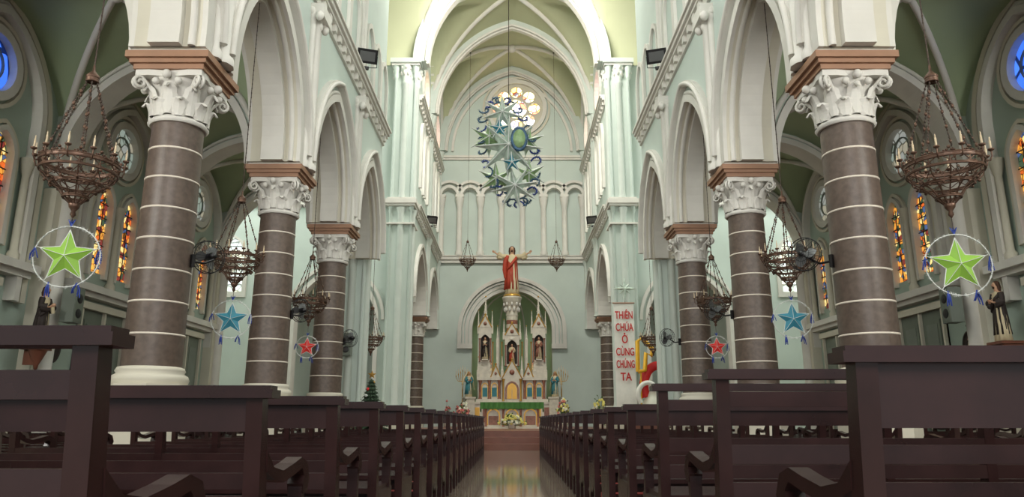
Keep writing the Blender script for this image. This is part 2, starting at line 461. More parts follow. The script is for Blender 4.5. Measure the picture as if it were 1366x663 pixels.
# ------------------------------------------------------------ piers
def pier_mesh():
    mb = MB()
    mb.box(-0.40, 0.40, -0.42, 0.42, 0, 15.6, MINT)
    mb.box(-0.5, 0.5, -0.52, 0.52, 0, 1.2, CREAM); mb.box(-0.46, 0.46, -0.48, 0.48, 1.2, 1.32, PALEM)
    for sx in (-1, 1):
        for sy in (-1, 1):
            M = Matrix.Translation((sx*0.40, sy*0.42, 0))
            mb.lathe([(0.09, 1.3), (0.07, 1.45), (0.06, 8.9), (0.09, 8.95), (0.1, 9.1)], MINT, 12, M)
            mb.lathe([(0.09, 9.45), (0.07, 9.6), (0.06, 14.6), (0.09, 14.66), (0.1, 14.72), (0.085, 14.8), (0.16, 15.2)], MINT, 12, M)
    for dx, dy in ((0, -0.42), (0, 0.42), (-0.40, 0), (0.40, 0)):
        M = Matrix.Translation((dx, dy, 0))
        mb.lathe([(0.17, 1.3), (0.14, 1.5), (0.13, 8.8), (0.2, 9.05)], PALEM, 14, M)
        mb.lathe([(0.17, 9.45), (0.13, 9.65), (0.125, 14.35), (0.16, 14.4), (0.16, 14.48), (0.14, 14.56), (0.25, 15.2)], PALEM, 14, M)
        for k in range(7):
            a = 2*pi*k/7
            mb.sphere((dx+0.18*cos(a), dy+0.18*sin(a), 14.85), 0.06, WHITE, 6, 4, (1, 1, 2.0))
            mb.sphere((dx+0.21*cos(a+.4), dy+0.21*sin(a+.4), 15.08), 0.055, WHITE, 6, 4, (1, 1, 1.4))
    mb.box(-0.56, 0.56, -0.58, 0.58, 9.1, 9.2, WHITE); mb.box(-0.62, 0.62, -0.64, 0.64, 9.2, 9.38, WHITE); mb.box(-0.55, 0.55, -0.57, 0.57, 9.38, 9.46, WHITE)
    mb.box(-0.55, 0.55, -0.57, 0.57, 8.35, 8.42, WHITE)
    mb.box(-0.58, 0.58, -0.6, 0.6, 15.2, 15.3, WHITE); mb.box(-0.64, 0.64, -0.66, 0.66, 15.3, 15.5, PALEM)
    return mb
o = pier_mesh().build('crossing_pier_1', (-4.70, 21.35, 0)); o.scale = (0.8, 1, 1)  # structural crossing piers at the four corners, not trim
inst('crossing_pier_2', o.data, (4.70, 21.35, 0), scale=(0.8, 1, 1))
inst('crossing_pier_3', o.data, (-4.42, 28.05, 0)); inst('crossing_pier_4', o.data, (4.42, 28.05, 0))

# ------------------------------------------------------------ choir
for sg, nm in ((-1, 'left'), (1, 'right')):
    F = side(sg)
    mb = MB(); mt = MB()
    cb = [(30.8, 1.75), (35.75, 1.8)]
    out = [(28.5, 21.0), (28.5, AB)]
    for c, a in cb: out += arch(c, AB+0.2, a, 2.25, base=AB)
    out += [(38.1, AB), (38.1, 21.0)]
    holes = []
    for c, a in cb:
        for d in (-0.75, 0.75): holes.append(arch(c+d, 12.9, 0.42, 0.6, base=10.6, n=8))
        holes.append(circ(c, 15.6, 0.9))
    mb.plate(out, holes, F, 4.0, 4.8, MINT, WHITE)
    for c, a in cb:
        for d in (-0.75, 0.75):
            mb.band(arch(c+d, 12.9, 0.01, 0.02, base=10.6, n=8), arch(c+d, 12.9, 0.42, 0.6, base=10.6, n=8), F, 4.4, 4.42, GL_WH)
            mt.band(arch(c+d, 12.9, 0.42, 0.6, 0.02, base=10.5, n=8), arch(c+d, 12.9, 0.42, 0.6, 0.2, base=10.5, n=8), F, 3.88, 4.0, WHITE)
        mb.band(circ(c, 15.6, 0.01), circ(c, 15.6, 0.9), F, 4.4, 4.42, GL_RO, True)
        mt.band(circ(c, 15.6, 0.9), circ(c, 15.6, 1.1), F, 3.9, 4.0, WHITE, True)
        mt.band(arch(c, AB+0.2, a, 2.25, 0.0, base=AB), arch(c, AB+0.2, a, 2.25, 0.16, base=AB), F, 3.92, 4.0, WHITE)
        mt.band(arch(c, AB+0.2, a, 2.25, 0.3), arch(c, AB+0.2, a, 2.25, 0.44), F, 3.86, 4.0, WHITE)
        mt.band(arch(c, SP, 2.3, 4.4, -0.1), arch(c, SP, 2.3, 4.4, 0.1), F, 3.85, 4.0, WHITE)
    corbel_string(mt, F, 28.5, 37.95, 9.3, 4.0, WHITE)
    corbel_string(mt, F, 28.5, 37.95, 14.2, 4.0, WHITE)
    for y, r in ((33.0, 0.16), (33.28, 0.08), (32.72, 0.08), (37.8, 0.12)):
        M = Matrix.Translation((sg*3.97, y, 0))
        mt.lathe([(r*1.4, AB), (r, AB+.2), (r, 8.8), (r*1.5, 9.1)], PALEM, 12, M)
        mt.lathe([(r*1.4, 9.45), (r, 9.6), (r, 14.6), (r*1.4, 14.7), (r, 14.8), (r*1.9, 15.3)], PALEM, 12, M)
    mb.build('wall_choir_' + nm)
    mt.build('trim_choir_' + nm)
    mb = MB()
    mb.band([(28.4, 0), (38.0, 0)], [(28.4, 8.6), (38.0, 8.6)], F, 8.7, 8.9, MINT)
    mb.build('wall_choir_aisle_' + nm)
    mb = MB()
    x0, x1 = sorted((sg*4.8, sg*8.7))
    mb.box(x0, x1, 28.4, 38.0, 8.3, 8.5, AVAULT)
    mb.build('ceiling_choir_aisle_' + nm)
    g = MB()
    for c in (36.2,):
        g.band(arch(c, 4.6, 0.01, 0.02, base=2.6, n=8), arch(c, 4.6, 0.7, 1.0, base=2.6, n=8), F, 8.62, 8.66, GL_PL)
        g.band(arch(c, 4.6, 0.7, 1.0, base=2.5, n=8), arch(c, 4.6, 0.7, 1.0, 0.15, base=2.5, n=8), F, 8.58, 8.7, WHITE)
    g.build('window_%d' % (11 if sg < 0 else 12))
    # transept
    mb = MB(); mt = MB()
    c = sg*6.9
    a0, a1 = sorted((sg*4.8, sg*13.0))
    small = sg*11.95
    holes = [arch(small, 2.95, 0.38, 0.45, base=1.9, n=8), arch(sg*6.9, 11.8, 0.6, 0.8, base=9.8, n=8), arch(sg*10.3, 11.8, 0.6, 0.8, base=9.8, n=8), arch(sg*11.3, 7.1, 0.7, 0.9, base=5.7, n=8)]
    out = [(a0, 21), (a0, 0)] + arch(c, 4.6, 1.55, 1.9, base=0) + [(a1, 0), (a1, 21)]
    mb.plate(out, holes, cross, 27.95, 28.4, MINT, WHITE)
    for h, gm in zip(holes, (GL_WH, GL_WH, GL_WH, GL_PL)):
        cu = sum(p[0] for p in h)/len(h)
        zc = sum(p[1] for p in h)/len(h)
        mb.band([(cu, zc)]*len(h), h, cross, 28.1, 28.12, gm, True)
        mt.band(h, [(cu+(p[0]-cu)*1.22, zc+(p[1]-zc)*1.12) for p in h], cross, 27.87, 27.95, WHITE, True)
        z0 = min(p[1] for p in h); z1 = max(p[1] for p in h); hw = max(p[0] for p in h)-cu
        for k in range(1, 7):
            zz = z0 + (z1-z0)*k/7*0.95
            mt.tube([(cu-hw*0.95, 28.06, zz), (cu+hw*0.95, 28.06, zz)], 0.018, GREYBOX, 5)
    mt.band(arch(c, 4.6, 1.55, 1.9, 0.0, base=0), arch(c, 4.6, 1.55, 1.9, 0.16, base=0), cross, 27.87, 27.95, WHITE)
    mt.band(arch(c, 4.6, 1.55, 1.9, 0.28), arch(c, 4.6, 1.55, 1.9, 0.4), cross, 27.83, 27.95, WHITE)
    mt.box(a0, a1, 27.75, 27.95, 9.2, 9.4, WHITE)
    mb.build('wall_transept_east_' + nm)
    mt.build('trim_transept_' + nm)
    mb = MB()
    mb.plate([(20.9, 0), (28.4, 0), (28.4, 21), (20.9, 21)], [arch(24.6, 13.0, 1.6, 2.2, base=9.6)], F, 13.0, 13.4, MINT, WHITE)
    mb.band(arch(24.6, 13.0, 0.01, 0.02, base=9.6), arch(24.6, 13.0, 1.6, 2.2, base=9.6), F, 13.2, 13.22, GL_WH)
    mb.build('wall_transept_end_' + nm)
    mb = MB()
    b0, b1 = sorted((sg*9.15, sg*13.0)); mb.box(b0, b1, 20.65, 20.95, 0, 21, MINT)
    b0, b1 = sorted((sg*4.82, sg*9.15)); mb.box(b0, b1, 20.6, 20.9, 8.3, 21, MINT)
    mb.build('wall_transept_west_' + nm)
    mb = MB()
    n = 18; vs = []; fs = []
    for i in range(n+1):
        y = 20.9 + 7.0*(0.5-0.5*cos(pi*i/n)); z = SP + hprof(y-24.4, 3.5, 4.6)
        vs += [(sg*3.95, y, z), (sg*13.2, y, z)]
    for i in range(n): fs.append((2*i, 2*i+1, 2*i+3, 2*i+2))
    mb.add(vs, fs, VAULT, True)
    mb.build('ceiling_transept_' + nm, recalc=False)

# end wall
mb = MB(); mt = MB()
NA, NS = 2.1, 5.4
out = [(-8.9, 21.5), (-8.9, 0)] + arch(0, NS, NA, NA+0.02, base=0) + [(8.9, 0), (8.9, 21.5)]
RZ, RX = 18.0, 0.25
mb.plate(out, [circ(RX, RZ, 1.5, 40)], cross, 38.0, 38.4, MINT, WHITE)
mb.build('wall_end')
for o0, o1, d in ((0.0, 0.16, 0.10), (0.2, 0.36, 0.06), (0.42, 0.5, 0.12), (0.56, 0.76, 0.20)):
    mt.band(arch(0, NS, NA, NA+0.02, o0, base=NS-0.7), arch(0, NS, NA, NA+0.02, o1, base=NS-0.7), cross, 38-d, 38.0, WHITE)
for s in (-1, 1):
    mt.box(s*2.47-0.40, s*2.47+0.40, 37.76, 38.0, NS-0.95, NS-0.7, WHITE)
mt.box(-4, 4, 37.72, 38, 9.2, 9.36, WHITE); mt.box(-4, 4, 37.82, 38, 9.02, 9.2, WHITE); mt.box(-4, 4, 37.66, 38, 9.36, 9.42, WHITE)
mt.box(-4, 4, 37.78, 38, 15.0, 15.12, WHITE); mt.box(-4, 4, 37.86, 38, 14.9, 15.0, WHITE)
NB = 7; wb = 8.0/NB
for i in range(NB):
    c = -4 + wb*(i+0.5)
    mt.band(arch(c, 12.75, wb/2-0.17, wb/2-0.14, 0.0, n=10), arch(c, 12.75, wb/2-0.17, wb/2-0.14, 0.17, n=10), cross, 37.62, 38.0, WHITE)
    mt.band(arch(c, 12.75, wb/2-0.17, wb/2-0.14, 0.34, n=10)[2:-2], arch(c, 12.75, wb/2-0.17, wb/2-0.14, 0.48, n=10)[2:-2], cross, 37.74, 38.0, WHITE)
for i in range(NB+1):
    c = max(-3.85, min(3.85, -4 + wb*i))
    M = Matrix.Translation((c, 37.82, 0))
    mt.lathe([(0.21, 9.42), (0.21, 9.6), (0.15, 9.7), (0.145, 12.1), (0.17, 12.15), (0.24, 12.6), (0.25, 12.7)], WHITE, 12, M)
    mt.box(c-0.23, c+0.23, 37.6, 38, 12.66, 12.8, WHITE)
mt.band(circ(RX, RZ, 1.5, 40), circ(RX, RZ, 1.72, 40), cross, 37.84, 38, WHITE, True)
mt.band(circ(RX, RZ, 1.8, 40), circ(RX, RZ, 1.92, 40), cross, 37.9, 38, CREAM, True)
mt.band(arch(0, SP, 4.0, RISE, -0.75), arch(0, SP, 4.0, RISE, -0.62), cross, 37.86, 38, WHITE)
mt.build('trim_end_wall')
mb = MB()
pet = [circ(RX+1.0*cos(pi*k/4), RZ+1.0*sin(pi*k/4), 0.355, 16) for k in range(8)]
mb.plate(circ(RX, RZ, 1.5, 40), pet + [circ(RX, RZ, 0.58, 20)], cross, 38.02, 38.08, CREAM)
mb.band(circ(RX, RZ, 0.01, 40), circ(RX, RZ, 1.5, 40), cross, 38.10, 38.12, GL_RO, True)
for k in range(8):
    mb.tube([cross(p[0], p[1], 38.02) for p in pet[k]], 0.03, CREAM, 6, True)
mb.build('window_13')
# apse
mb = MB(); vs = []; fs = []
n = 18; zs = [0.4, 2, 4, NS]
rows = [(NA+0.03, z) for z in zs] + [((NA+0.03)*cos(t*pi/2/8), NS+(NA+0.03)*sin(t*pi/2/8)) for t in range(1, 9)]
for r, z in rows:
    for i in range(n+1):
        t = pi*i/n; vs.append((r*cos(t), 38.35 + r*sin(t), z))
for j in range(len(rows)-1):
    for i in range(n): fs.append((j*(n+1)+i, j*(n+1)+i+1, (j+1)*(n+1)+i+1, (j+1)*(n+1)+i))
mb.add(vs, fs, GREENN, True)
for k in (3, 7, 11, 15):
    t = pi*k/n
    mb.tube([((r-0.03)*cos(t), 38.35+(r-0.03)*sin(t), z) for r, z in rows], 0.05, WHITE, 6)
for k in (5, 9, 13):
    t = pi*k/n; cx, cy = 2.08*cos(t), 38.35+2.08*sin(t)
    M = Matrix.Translation((cx, cy, 0)) @ Matrix.Rotation(t-pi/2, 4, 'Z')
    fr = lambda u, v, w, M=M: tuple(M @ Vector((u, w, v)))
    mb.band(arch(0, 4.7, 0.24, 0.4, base=3.0, n=6), arch(0, 4.7, 0.24, 0.4, 0.08, base=3.0, n=6), fr, -0.05, 0.02, WHITE)
    mb.band(arch(0, 4.7, 0.01, 0.02, base=3.0, n=6), arch(0, 4.7, 0.24, 0.4, base=3.0, n=6), fr, -0.02, 0.0, GL_ST)
mb.build('wall_apse', recalc=False)

# ------------------------------------------------------------ columns
def capital(mb, z0, z1, r):
    H = z1-z0
    mb.lathe([(r+0.03, z0-0.05), (r+0.06, z0-0.02), (r+0.03, z0+0.02), (r, z0+0.05), (r+0.01, z0+H*0.6), (r+0.10, z1-0.06), (r+0.12, z1)], WHITE, 24)
    def leaf(a, zb, h, rb, W, out):
        vs = []; fs = []; nt_, nw = 7, 4
        for i in range(nt_+1):
            t = i/nt_
            rr = rb + 0.015 + out*(t**3)
            zz = zb + h*(t if t < 0.75 else 0.75 + 0.12*sin((t-0.75)/0.25*pi) - 0.10*(t-0.75)/0.25)
            w = W*(0.55+0.55*sin(pi*min(t*1.05, 1)))*(1-0.75*t**6)
            w *= 1 + 0.18*(i % 2)
            for j in range(nw+1):
                u = (j/nw-0.5)*w
                bulge = 0.03*(1-abs(j/nw-0.5)*2) + 0.01*(j % 2)
                th = a + u/(rr)
                vs.append(((rr+bulge)*cos(th), (rr+bulge)*sin(th), zz))
        for i in range(nt_):
            for j in range(nw): fs.append((i*(nw+1)+j, i*(nw+1)+j+1, (i+1)*(nw+1)+j+1, (i+1)*(nw+1)+j))
        mb.add(vs, fs, WHITE, False)
    for k in range(8): leaf(2*pi*k/8+pi/8, z0+0.02, H*0.48, r+0.01, 0.22, 0.10)
    for k in range(8): leaf(2*pi*k/8, z0+0.04, H*0.82, r+0.01, 0.20, 0.13)
    for k in range(4):
        a = pi/4 + k*pi/2
        for sgn in (-1, 1):
            P = []; R_ = []
            for i in range(26):
                t = i/25
                if t < 0.4:
                    q = t/0.4; rr = r+0.02+0.20*q**1.5; zz = z0+H*0.45+H*0.45*q
                else:
                    q = (t-0.4)/0.6; th = pi/2 - q*2*pi*1.3; sr = 0.085*(1-q*0.75)
                    rr = r+0.22+sr*cos(th); zz = z0+H*0.90-0.085+sr*sin(th)
                P.append(((rr)*cos(a)-sgn*0.03*sin(a), (rr)*sin(a)+sgn*0.03*cos(a), zz)); R_.append(0.028*(1-0.4*t))
            mb.tube(P, R_, WHITE, 6)
    for k in range(4):
        a = k*pi/2
        mb.sphere(((r+0.15)*cos(a), (r+0.15)*sin(a), z1-0.06), 0.06, WHITE, 8, 5, (1, 1, 1))
        for sgn in (-1, 1):
            b = a + sgn*0.32
            mb.sphere(((r+0.14)*cos(b), (r+0.14)*sin(b), z1-0.14), 0.05, WHITE, 8, 5)
def column_mesh(r0, r1):
    mb = MB(); z0, zc, zt = 1.42, 4.57, 5.16
    mb.box(-0.5, 0.5, -0.5, 0.5, 0, 0.25, CREAM)
    mb.lathe([(0.54, 0.25), (0.50, 0.32), (0.46, 0.36), (0.46, 1.10), (0.50, 1.16), (0.50, 1.22)], CREAM, 8, None, False, rot=pi/8)
    mb.lathe([(r0+0.08, 1.22), (r0+0.10, 1.27), (r0+0.08, 1.32), (r0+0.03, 1.35), (r0+0.05, 1.38), (r0+0.03, 1.42), (r0, 1.43)], CREAM, 28)
    P = []
    for i in range(9):
        t = i/8; P.append((r0+(r1-r0)*t**1.3, z0+(zc-z0)*t))
    mb.lathe(P, STONE, 32)
    nb = 8
    for i in range(1, nb):
        t = i/nb; r = r0+(r1-r0)*t**1.3; z = z0+(zc-z0)*t
        mb.lathe([(r-0.01, z-0.014), (r+0.006, z-0.011), (r+0.006, z+0.011), (r-0.01, z+0.014)], JOINT, 32, cap=False)
    capital(mb, zc, zt, r1)
    q = []
    for k in range(4):
        a = k*pi/2+pi/4
        for s in range(7):
            t = s/6; b = a + (t)*pi/2
            rr = 0.60 - 0.20*sin(pi*t)
            q.append((rr*cos(b), rr*sin(b)))
        q.pop()
    mb.plate(q, [], lambda u, v, w: (u, v, w), zt-0.06, zt+0.02, WHITE)
    mb.box(-0.45, 0.45, -0.45, 0.45, zt+0.02, zt+0.09, BROWN)
    mb.box(-0.49, 0.49, -0.49, 0.49, zt+0.09, zt+0.15, BROWN)
    mb.box(-0.53, 0.53, -0.53, 0.53, zt+0.15, zt+0.24, BROWN)
    mb.box(-0.48, 0.48, -0.48, 0.48, zt+0.24, AB, WHITE)
    return mb
cm = {}
for key, (a, b) in {'A': (0.345, 0.315), 'B': (0.36, 0.32), 'C': (0.37, 0.33)}.items():
    cm[key] = column_mesh(a, b)
first = {}
for sg in (-1, 1):
    for y, key in list(zip(COLY, 'AAABC')) + [(33.2, 'C')]:
        if key in first: inst('column', first[key].data, (sg*XC, y, 0))
        else: first[key] = cm[key].build('column', (sg*XC, y, 0))

# ------------------------------------------------------------ pews
def pew_mesh(sg, H=0.88, panel=0.11, openb=False, xa=0.685):
    mb = MB(); xb = 3.75
    F = side(sg); T = 0.045
    post = [(-0.02,0),(0.04,0),(0.04,0.42),(0.005,0.66),(-0.03,H-0.02),(-0.075,H-0.02),(-0.045,0.6),(-0.025,0.3)]
    foot = [(0.03,0.30),(0.10,0.24),(0.20,0.20),(0.30,0.22),(0.36,0.16),(0.37,0.0),(0.45,0.0),(0.42,0.14),(0.42,0.28),(0.45,0.44),(0.03,0.44)]
    top = [(-0.01,0.72),(0.06,0.67),(0.15,0.655),(0.26,0.67),(0.34,0.685),(0.41,0.665),(0.445,0.61),(0.42,0.57),(0.38,0.57)]
    bot = [(0.365,0.60),(0.38,0.625),(0.35,0.65),(0.27,0.635),(0.16,0.62),(0.07,0.635),(0.0,0.66)]
    arm = top + bot
    for x in (xa, (xa+xb)/2-0.022, xb-T):
        mb.plate(post, [], F, x, x+T, WOOD); mb.plate(foot, [], F, x, x+T, WOOD)
    for x in (xa, xb-T):
        mb.plate(arm, [], F, x-0.003, x+T+0.003, WOOD)
        mb.plate([(0.37,0.44),(0.42,0.44),(0.395,0.5),(0.41,0.58),(0.37,0.60),(0.365,0.5)], [], F, x, x+T, WOOD)
    bx = lambda x0, x1, y0, y1, z0, z1, m=WOOD: mb.box(min(sg*x0, sg*x1), max(sg*x0, sg*x1), y0, y1, z0, z1, m)
    bx(xa-0.03, xb+0.03, -0.09, -0.015, H-0.02, H+0.003)
    bx(xa-0.022, xb+0.022, -0.083, -0.022, H+0.003, H+0.014)
    if openb:
        bx(xa+T, xb-T, -0.062, -0.035, H-0.11, H-0.06)
        bx(xa+T, xb-T, -0.052, -0.025, 0.66, 0.72)
    else:
        bx(xa+T, xb-T, -0.062, -0.035, H-panel, H-0.02)
    bx(xa+T, xb-T, -0.04, -0.012, 0.54, 0.60)
    bx(xa+0.01, xb-0.01, -0.02, 0.45, 0.44, 0.465)
    bx(xa+T, xb-T, 0.36, 0.385, 0.38, 0.44)
    bx(xa+T, xb-T, 0.12, 0.2, 0.23, 0.27)
    bx(xa+0.02, xb-0.02, -0.34, -0.20, 0.17, 0.20)
    bx(xa+0.03, xb-0.03, -0.335, -0.205, 0.20, 0.24, RED)
    for x in (xa+0.06, (xa+xb)/2-0.02, xb-0.12):
        bx(x, x+0.05, -0.34, -0.22, 0.0, 0.17); bx(x, x+0.05, -0.24, -0.02, 0.10, 0.15)
    return mb
dL = pew_mesh(-1).build('church_pew', (0, 2.10, 0)).data
dR = pew_mesh(1).build('church_pew', (0, 4.45, 0)).data
pew_mesh(-1, 0.945, openb=True, xa=0.71).build('church_pew', (0, 1.32, 0))
pew_mesh(1, 0.935, panel=0.15, xa=0.70).build('church_pew', (0, 1.56, 0))
o = pew_mesh(1, 0.955, openb=True).build('church_pew', (0, 2.54, 0)); inst('church_pew', o.data, (0, 3.52, 0))
for i in range(1, 19): inst('church_pew', dL, (0, 2.10+0.88*i, 0))
for i in range(1, 16): inst('church_pew', dR, (0, 4.45+0.92*i, 0))
for i in range(17):
    y = 3.0 + 0.93*i
    inst('church_pew', dL, (-4.55, y, 0)); inst('church_pew', dR, (4.55, y, 0))

# ------------------------------------------------------------ chandeliers
CS = 0.9
def chandelier_mesh(top):
    mb = MB(); top = top/CS
    def ring(r, z, h, t=0.012):
        mb.lathe([(r, z-h/2), (r+t, z-h/2), (r+t, z+h/2), (r, z+h/2), (r, z-h/2)], BRASS, 32, cap=False, smooth=False)
        mb.tube([((r+t/2)*cos(2*pi*i/32), (r+t/2)*sin(2*pi*i/32), z+h/2) for i in range(32)], 0.011, BRASS, 6, True)
        mb.tube([((r+t/2)*cos(2*pi*i/32), (r+t/2)*sin(2*pi*i/32), z-h/2) for i in range(32)], 0.011, BRASS, 6, True)
    ring(0.385, 0.0, 0.035); ring(0.375, -0.10, 0.012); ring(0.25, -0.24, 0.02); ring(0.12, -0.38, 0.02); ring(0.055, 1.02, 0.05)
    N = 12
    for k in range(N):
        a = 2*pi*k/N; c, s = cos(a), sin(a)
        for da, dz, r in ((0, 0.07, 0.020), (-0.06, 0.04, 0.015), (0.06, 0.04, 0.015), (-0.13, 0.035, 0.012), (0.13, 0.035, 0.012)):
            mb.sphere((0.39*cos(a+da), 0.39*sin(a+da), dz), r, BRASS, 6, 4)
        for da in (-0.13, 0, 0.13):
            mb.tube([(0.39*cos(a+da*1.5), 0.39*sin(a+da*1.5), -0.015), (0.38*cos(a-da), 0.38*sin(a-da), -0.10)], 0.007, BRASS, 5)
        b = a + pi/N; cb, sb = cos(b), sin(b)
        mb.tube([(0.38*cb, 0.38*sb, -0.04), (0.43*cb, 0.43*sb, -0.05), (0.45*cb, 0.45*sb, 0.0), (0.45*cb, 0.45*sb, 0.05)], 0.009, BRASS, 5)
        M = Matrix.Translation((0.45*cb, 0.45*sb, 0.05))
        mb.lathe([(0.008, 0), (0.032, 0.015), (0.034, 0.03), (0.014, 0.03)], BRASS, 8, M)
        mb.lathe([(0.011, 0.03), (0.011, 0.12), (0.005, 0.13), (0.008, 0.145), (0.001, 0.17)], CANDLE, 6, M)
        P = [(0.37*c, 0.37*s, -0.10), (0.35*c, 0.35*s, -0.17), (0.26*c, 0.26*s, -0.24), (0.17*c, 0.17*s, -0.31), (0.125*c, 0.125*s, -0.38), (0.04*c, 0.04*s, -0.47)]
        mb.tube(P, 0.008, BRASS, 5)
        a2 = a + 2*pi/N
        mb.tube([(0.36*c, 0.36*s, -0.12), (0.30*cos(a+pi/N), 0.30*sin(a+pi/N), -0.20), (0.36*cos(a2), 0.36*sin(a2), -0.12)], 0.006, BRASS, 5)
        mb.sphere((0.26*cos(b), 0.26*sin(b), -0.265), 0.018, BRASS, 6, 4)
        mb.sphere((0.31*c, 0.31*s, -0.225), 0.018, BRASS, 6, 4)
    mb.lathe([(0.001, -0.62), (0.03, -0.58), (0.02, -0.54), (0.05, -0.50), (0.06, -0.46), (0.03, -0.43)], BRASS, 10)
    for k in range(6):
        a = 2*pi*k/6; p0 = Vector((0.39*cos(a), 0.39*sin(a), 0.02)); p1 = Vector((0.05*cos(a), 0.05*sin(a), 1.0))
        mb.tube([p0, p1], 0.0045, CHAIN, 4)
        n = 24
        for i in range(1, n):
            t = i/n; p = p0.lerp(p1, t)
            mb.sphere(p, 0.014 if i % 4 else 0.022, CHAIN if i % 4 else BRASS, 5, 4, (0.8, 0.8, 1.35))
    mb.lathe([(0.001, 0.98), (0.05, 1.0), (0.075, 1.06), (0.04, 1.10), (0.015, 1.13), (0.012, 1.2)], BRASS, 10)
    mb.tube([(0, 0, 1.15), (0, 0, top)], 0.008, CHAIN, 6)
    n = int((top-1.2)/0.09)
    for i in range(n): mb.sphere((0, 0, 1.2+0.09*i), 0.014, CHAIN, 5, 4, (0.8, 0.8, 1.7))
    mb.lathe([(0.05, top-0.03), (0.05, top)], CHAIN, 10)
    mb.v = [(p[0]*CS, p[1]*CS, p[2]*CS) for p in mb.v]
    return mb
CZ = 3.28
XH = 4.30
apex = AB+0.25+2.15-0.11
dch = None
for sg in (-1, 1):
    for y in (6.8, 11.0, 15.2):
        if dch is None: dch = chandelier_mesh(apex-CZ+0.02).build('chandelier', (sg*XH, y, CZ)).data
        else: inst('chandelier', dch, (sg*XH, y, CZ), (0, 0, random.random()))
zc = SP + hprof(22.6-24.4, 3.5, 4.6)
dc2 = chandelier_mesh(zc-3.3).build('chandelier', (-XC, 22.6, 3.3)).data
inst('chandelier', dc2, (XC, 22.6, 3.3))
zc = SP + max(hprof(2.25, 4.0, RISE), hprof(34.0-35.55, 2.55, 4.5))
dc3 = chandelier_mesh(zc-8.3).build('chandelier', (-2.15, 34.0, 8.3)).data
inst('chandelier', dc3, (2.15, 34.0, 8.3))

# star lanterns
def star_mesh(mb, R, r, th, m, n=5, c=(0,0,0), M=None, rot=pi/2):
    c = Vector(c)
    ring_ = [(R if i % 2 == 0 else r) for i in range(2*n)]
    vs = [(c.x + ring_[i]*cos(rot+pi*i/n), c.y, c.z + ring_[i]*sin(rot+pi*i/n)) for i in range(2*n)]
    vs += [(c.x, c.y-th, c.z), (c.x, c.y+th, c.z)]
    fs = []
    for i in range(2*n):
        j = (i+1) % (2*n); fs += [(i, j, 2*n), (j, i, 2*n+1)]
    mb.add(vs, fs, m, False, M)
def lantern(m, R, hang):
    mb = MB(); random.seed(3)
    star_mesh(mb, R*0.88, R*0.40, R*0.22, m)
    for i in range(5):
        a = pi/2+2*pi*i/5
        for s in (-1, 1):
            b = a + s*pi/5
            mb.tube([(R*0.88*cos(a), 0, R*0.88*sin(a)), (R*0.40*cos(b), 0, R*0.40*sin(b))], 0.005, TINSEL, 5)
        mb.tube([(R*0.88*cos(a), 0, R*0.88*sin(a)), (0, -R*0.225, 0)], 0.003, TINSEL, 4)
        mb.tube([(R*0.86*cos(a), 0, R*0.86*sin(a)), (R*cos(a), 0, R*sin(a))], 0.004, TINSEL, 4)
    P = [(R*cos(2*pi*i/40), 0, R*sin(2*pi*i/40)) for i in range(40)]
    mb.tube(P, 0.006, TINSEL, 6, True)
    for i in range(200):
        a = 2*pi*i/200
        d = Vector((cos(a)*random.uniform(-1, 1), random.uniform(-1, 1), sin(a)*random.uniform(-1, 1)))*0.026
        p = Vector((R*cos(a), 0, R*sin(a)))
        mb.tube([p-d, p+d], 0.0022, TINSEL, 3)
    for a in (pi*0.93, pi*1.36, pi*1.64, pi*0.07):
        x, z = R*cos(a), R*sin(a)
        for k in range(6):
            dx = random.uniform(-0.03, 0.03)
            mb.tube([(x, 0, z+0.02), (x+dx, random.uniform(-.02, .02), z-0.05), (x+dx*1.3, 0, z-random.uniform(0.08, 0.14))], 0.006, BLUETIN, 4)
    mb.tube([(0, 0, R*0.9), (0, 0, hang)], 0.004, CHAIN, 4)
    for k in range(3): mb.tube([(0, 0, R), (0.03*(k-1), 0, R+0.07), (0, 0, R+0.03)], 0.006, BLUETIN, 4)
    return mb
LZ = 2.34
for y, m, R, sc, dz in ((6.8, SGREEN, 0.30, 1, 0), (11.0, SBLUE, 0.29, 1, -0.03), (15.2, SRED, 0.23, 1, -0.04)):
    for sg in (-1, 1):
        z = LZ+dz - (0.08 if sg > 0 and y < 7 else 0)
        lantern(m, R, (CZ-0.62*CS)-z).build('star_lantern', (sg*XH, y, z), (0, 0, -sg*0.15))

# big hanging star cluster
mb = MB(); random.seed(11)
def star3(c, R, n, m, rot=None):
    rot = pi/2+random.uniform(-.25, .25) if rot is None else rot
    star_mesh(mb, R, R*0.33, R*0.28, m, n, c, rot=rot)
    for i in range(n):
        a = rot+2*pi*i/n
        mb.tube([(c[0], c[1]-R*0.28, c[2]), (c[0]+R*cos(a), c[1], c[2]+R*sin(a))], 0.014, TINSEL, 5)
SK = lambda z: -0.16*z
star3((0.0, -0.25, 0.0), 0.98, 8, SILVER)
star3((SK(1.1), -0.2, 1.05), 0.62, 7, SILVER)
star3((SK(-1.15), -0.2, -1.15), 0.68, 8, SILVER)
star3((-0.55, 0.05, 0.4), 0.6, 6, SILVG); star3((0.58, 0.05, -0.7), 0.5, 6, SILVG)
star3((-0.35, 0.05, -0.85), 0.55, 6, SILVG); star3((0.55, 0.05, 0.3), 0.5, 6, SILVG)
star3((-0.25, -0.3, 0.55), 0.34, 5, SBLUE); star3((0.1, -0.5, -0.55), 0.32, 5, SBLUE)
DT = Matrix.Rotation(pi/2, 4, 'X') @ Matrix.Diagonal((0.85, 1.35, 1, 1))
mb.lathe([(0.001, 0), (0.26, 0.0), (0.28, 0.03), (0.24, 0.05), (0.001, 0.05)], TEALD, 24, Matrix.Translation((0.30, -0.50, 0.14)) @ DT)
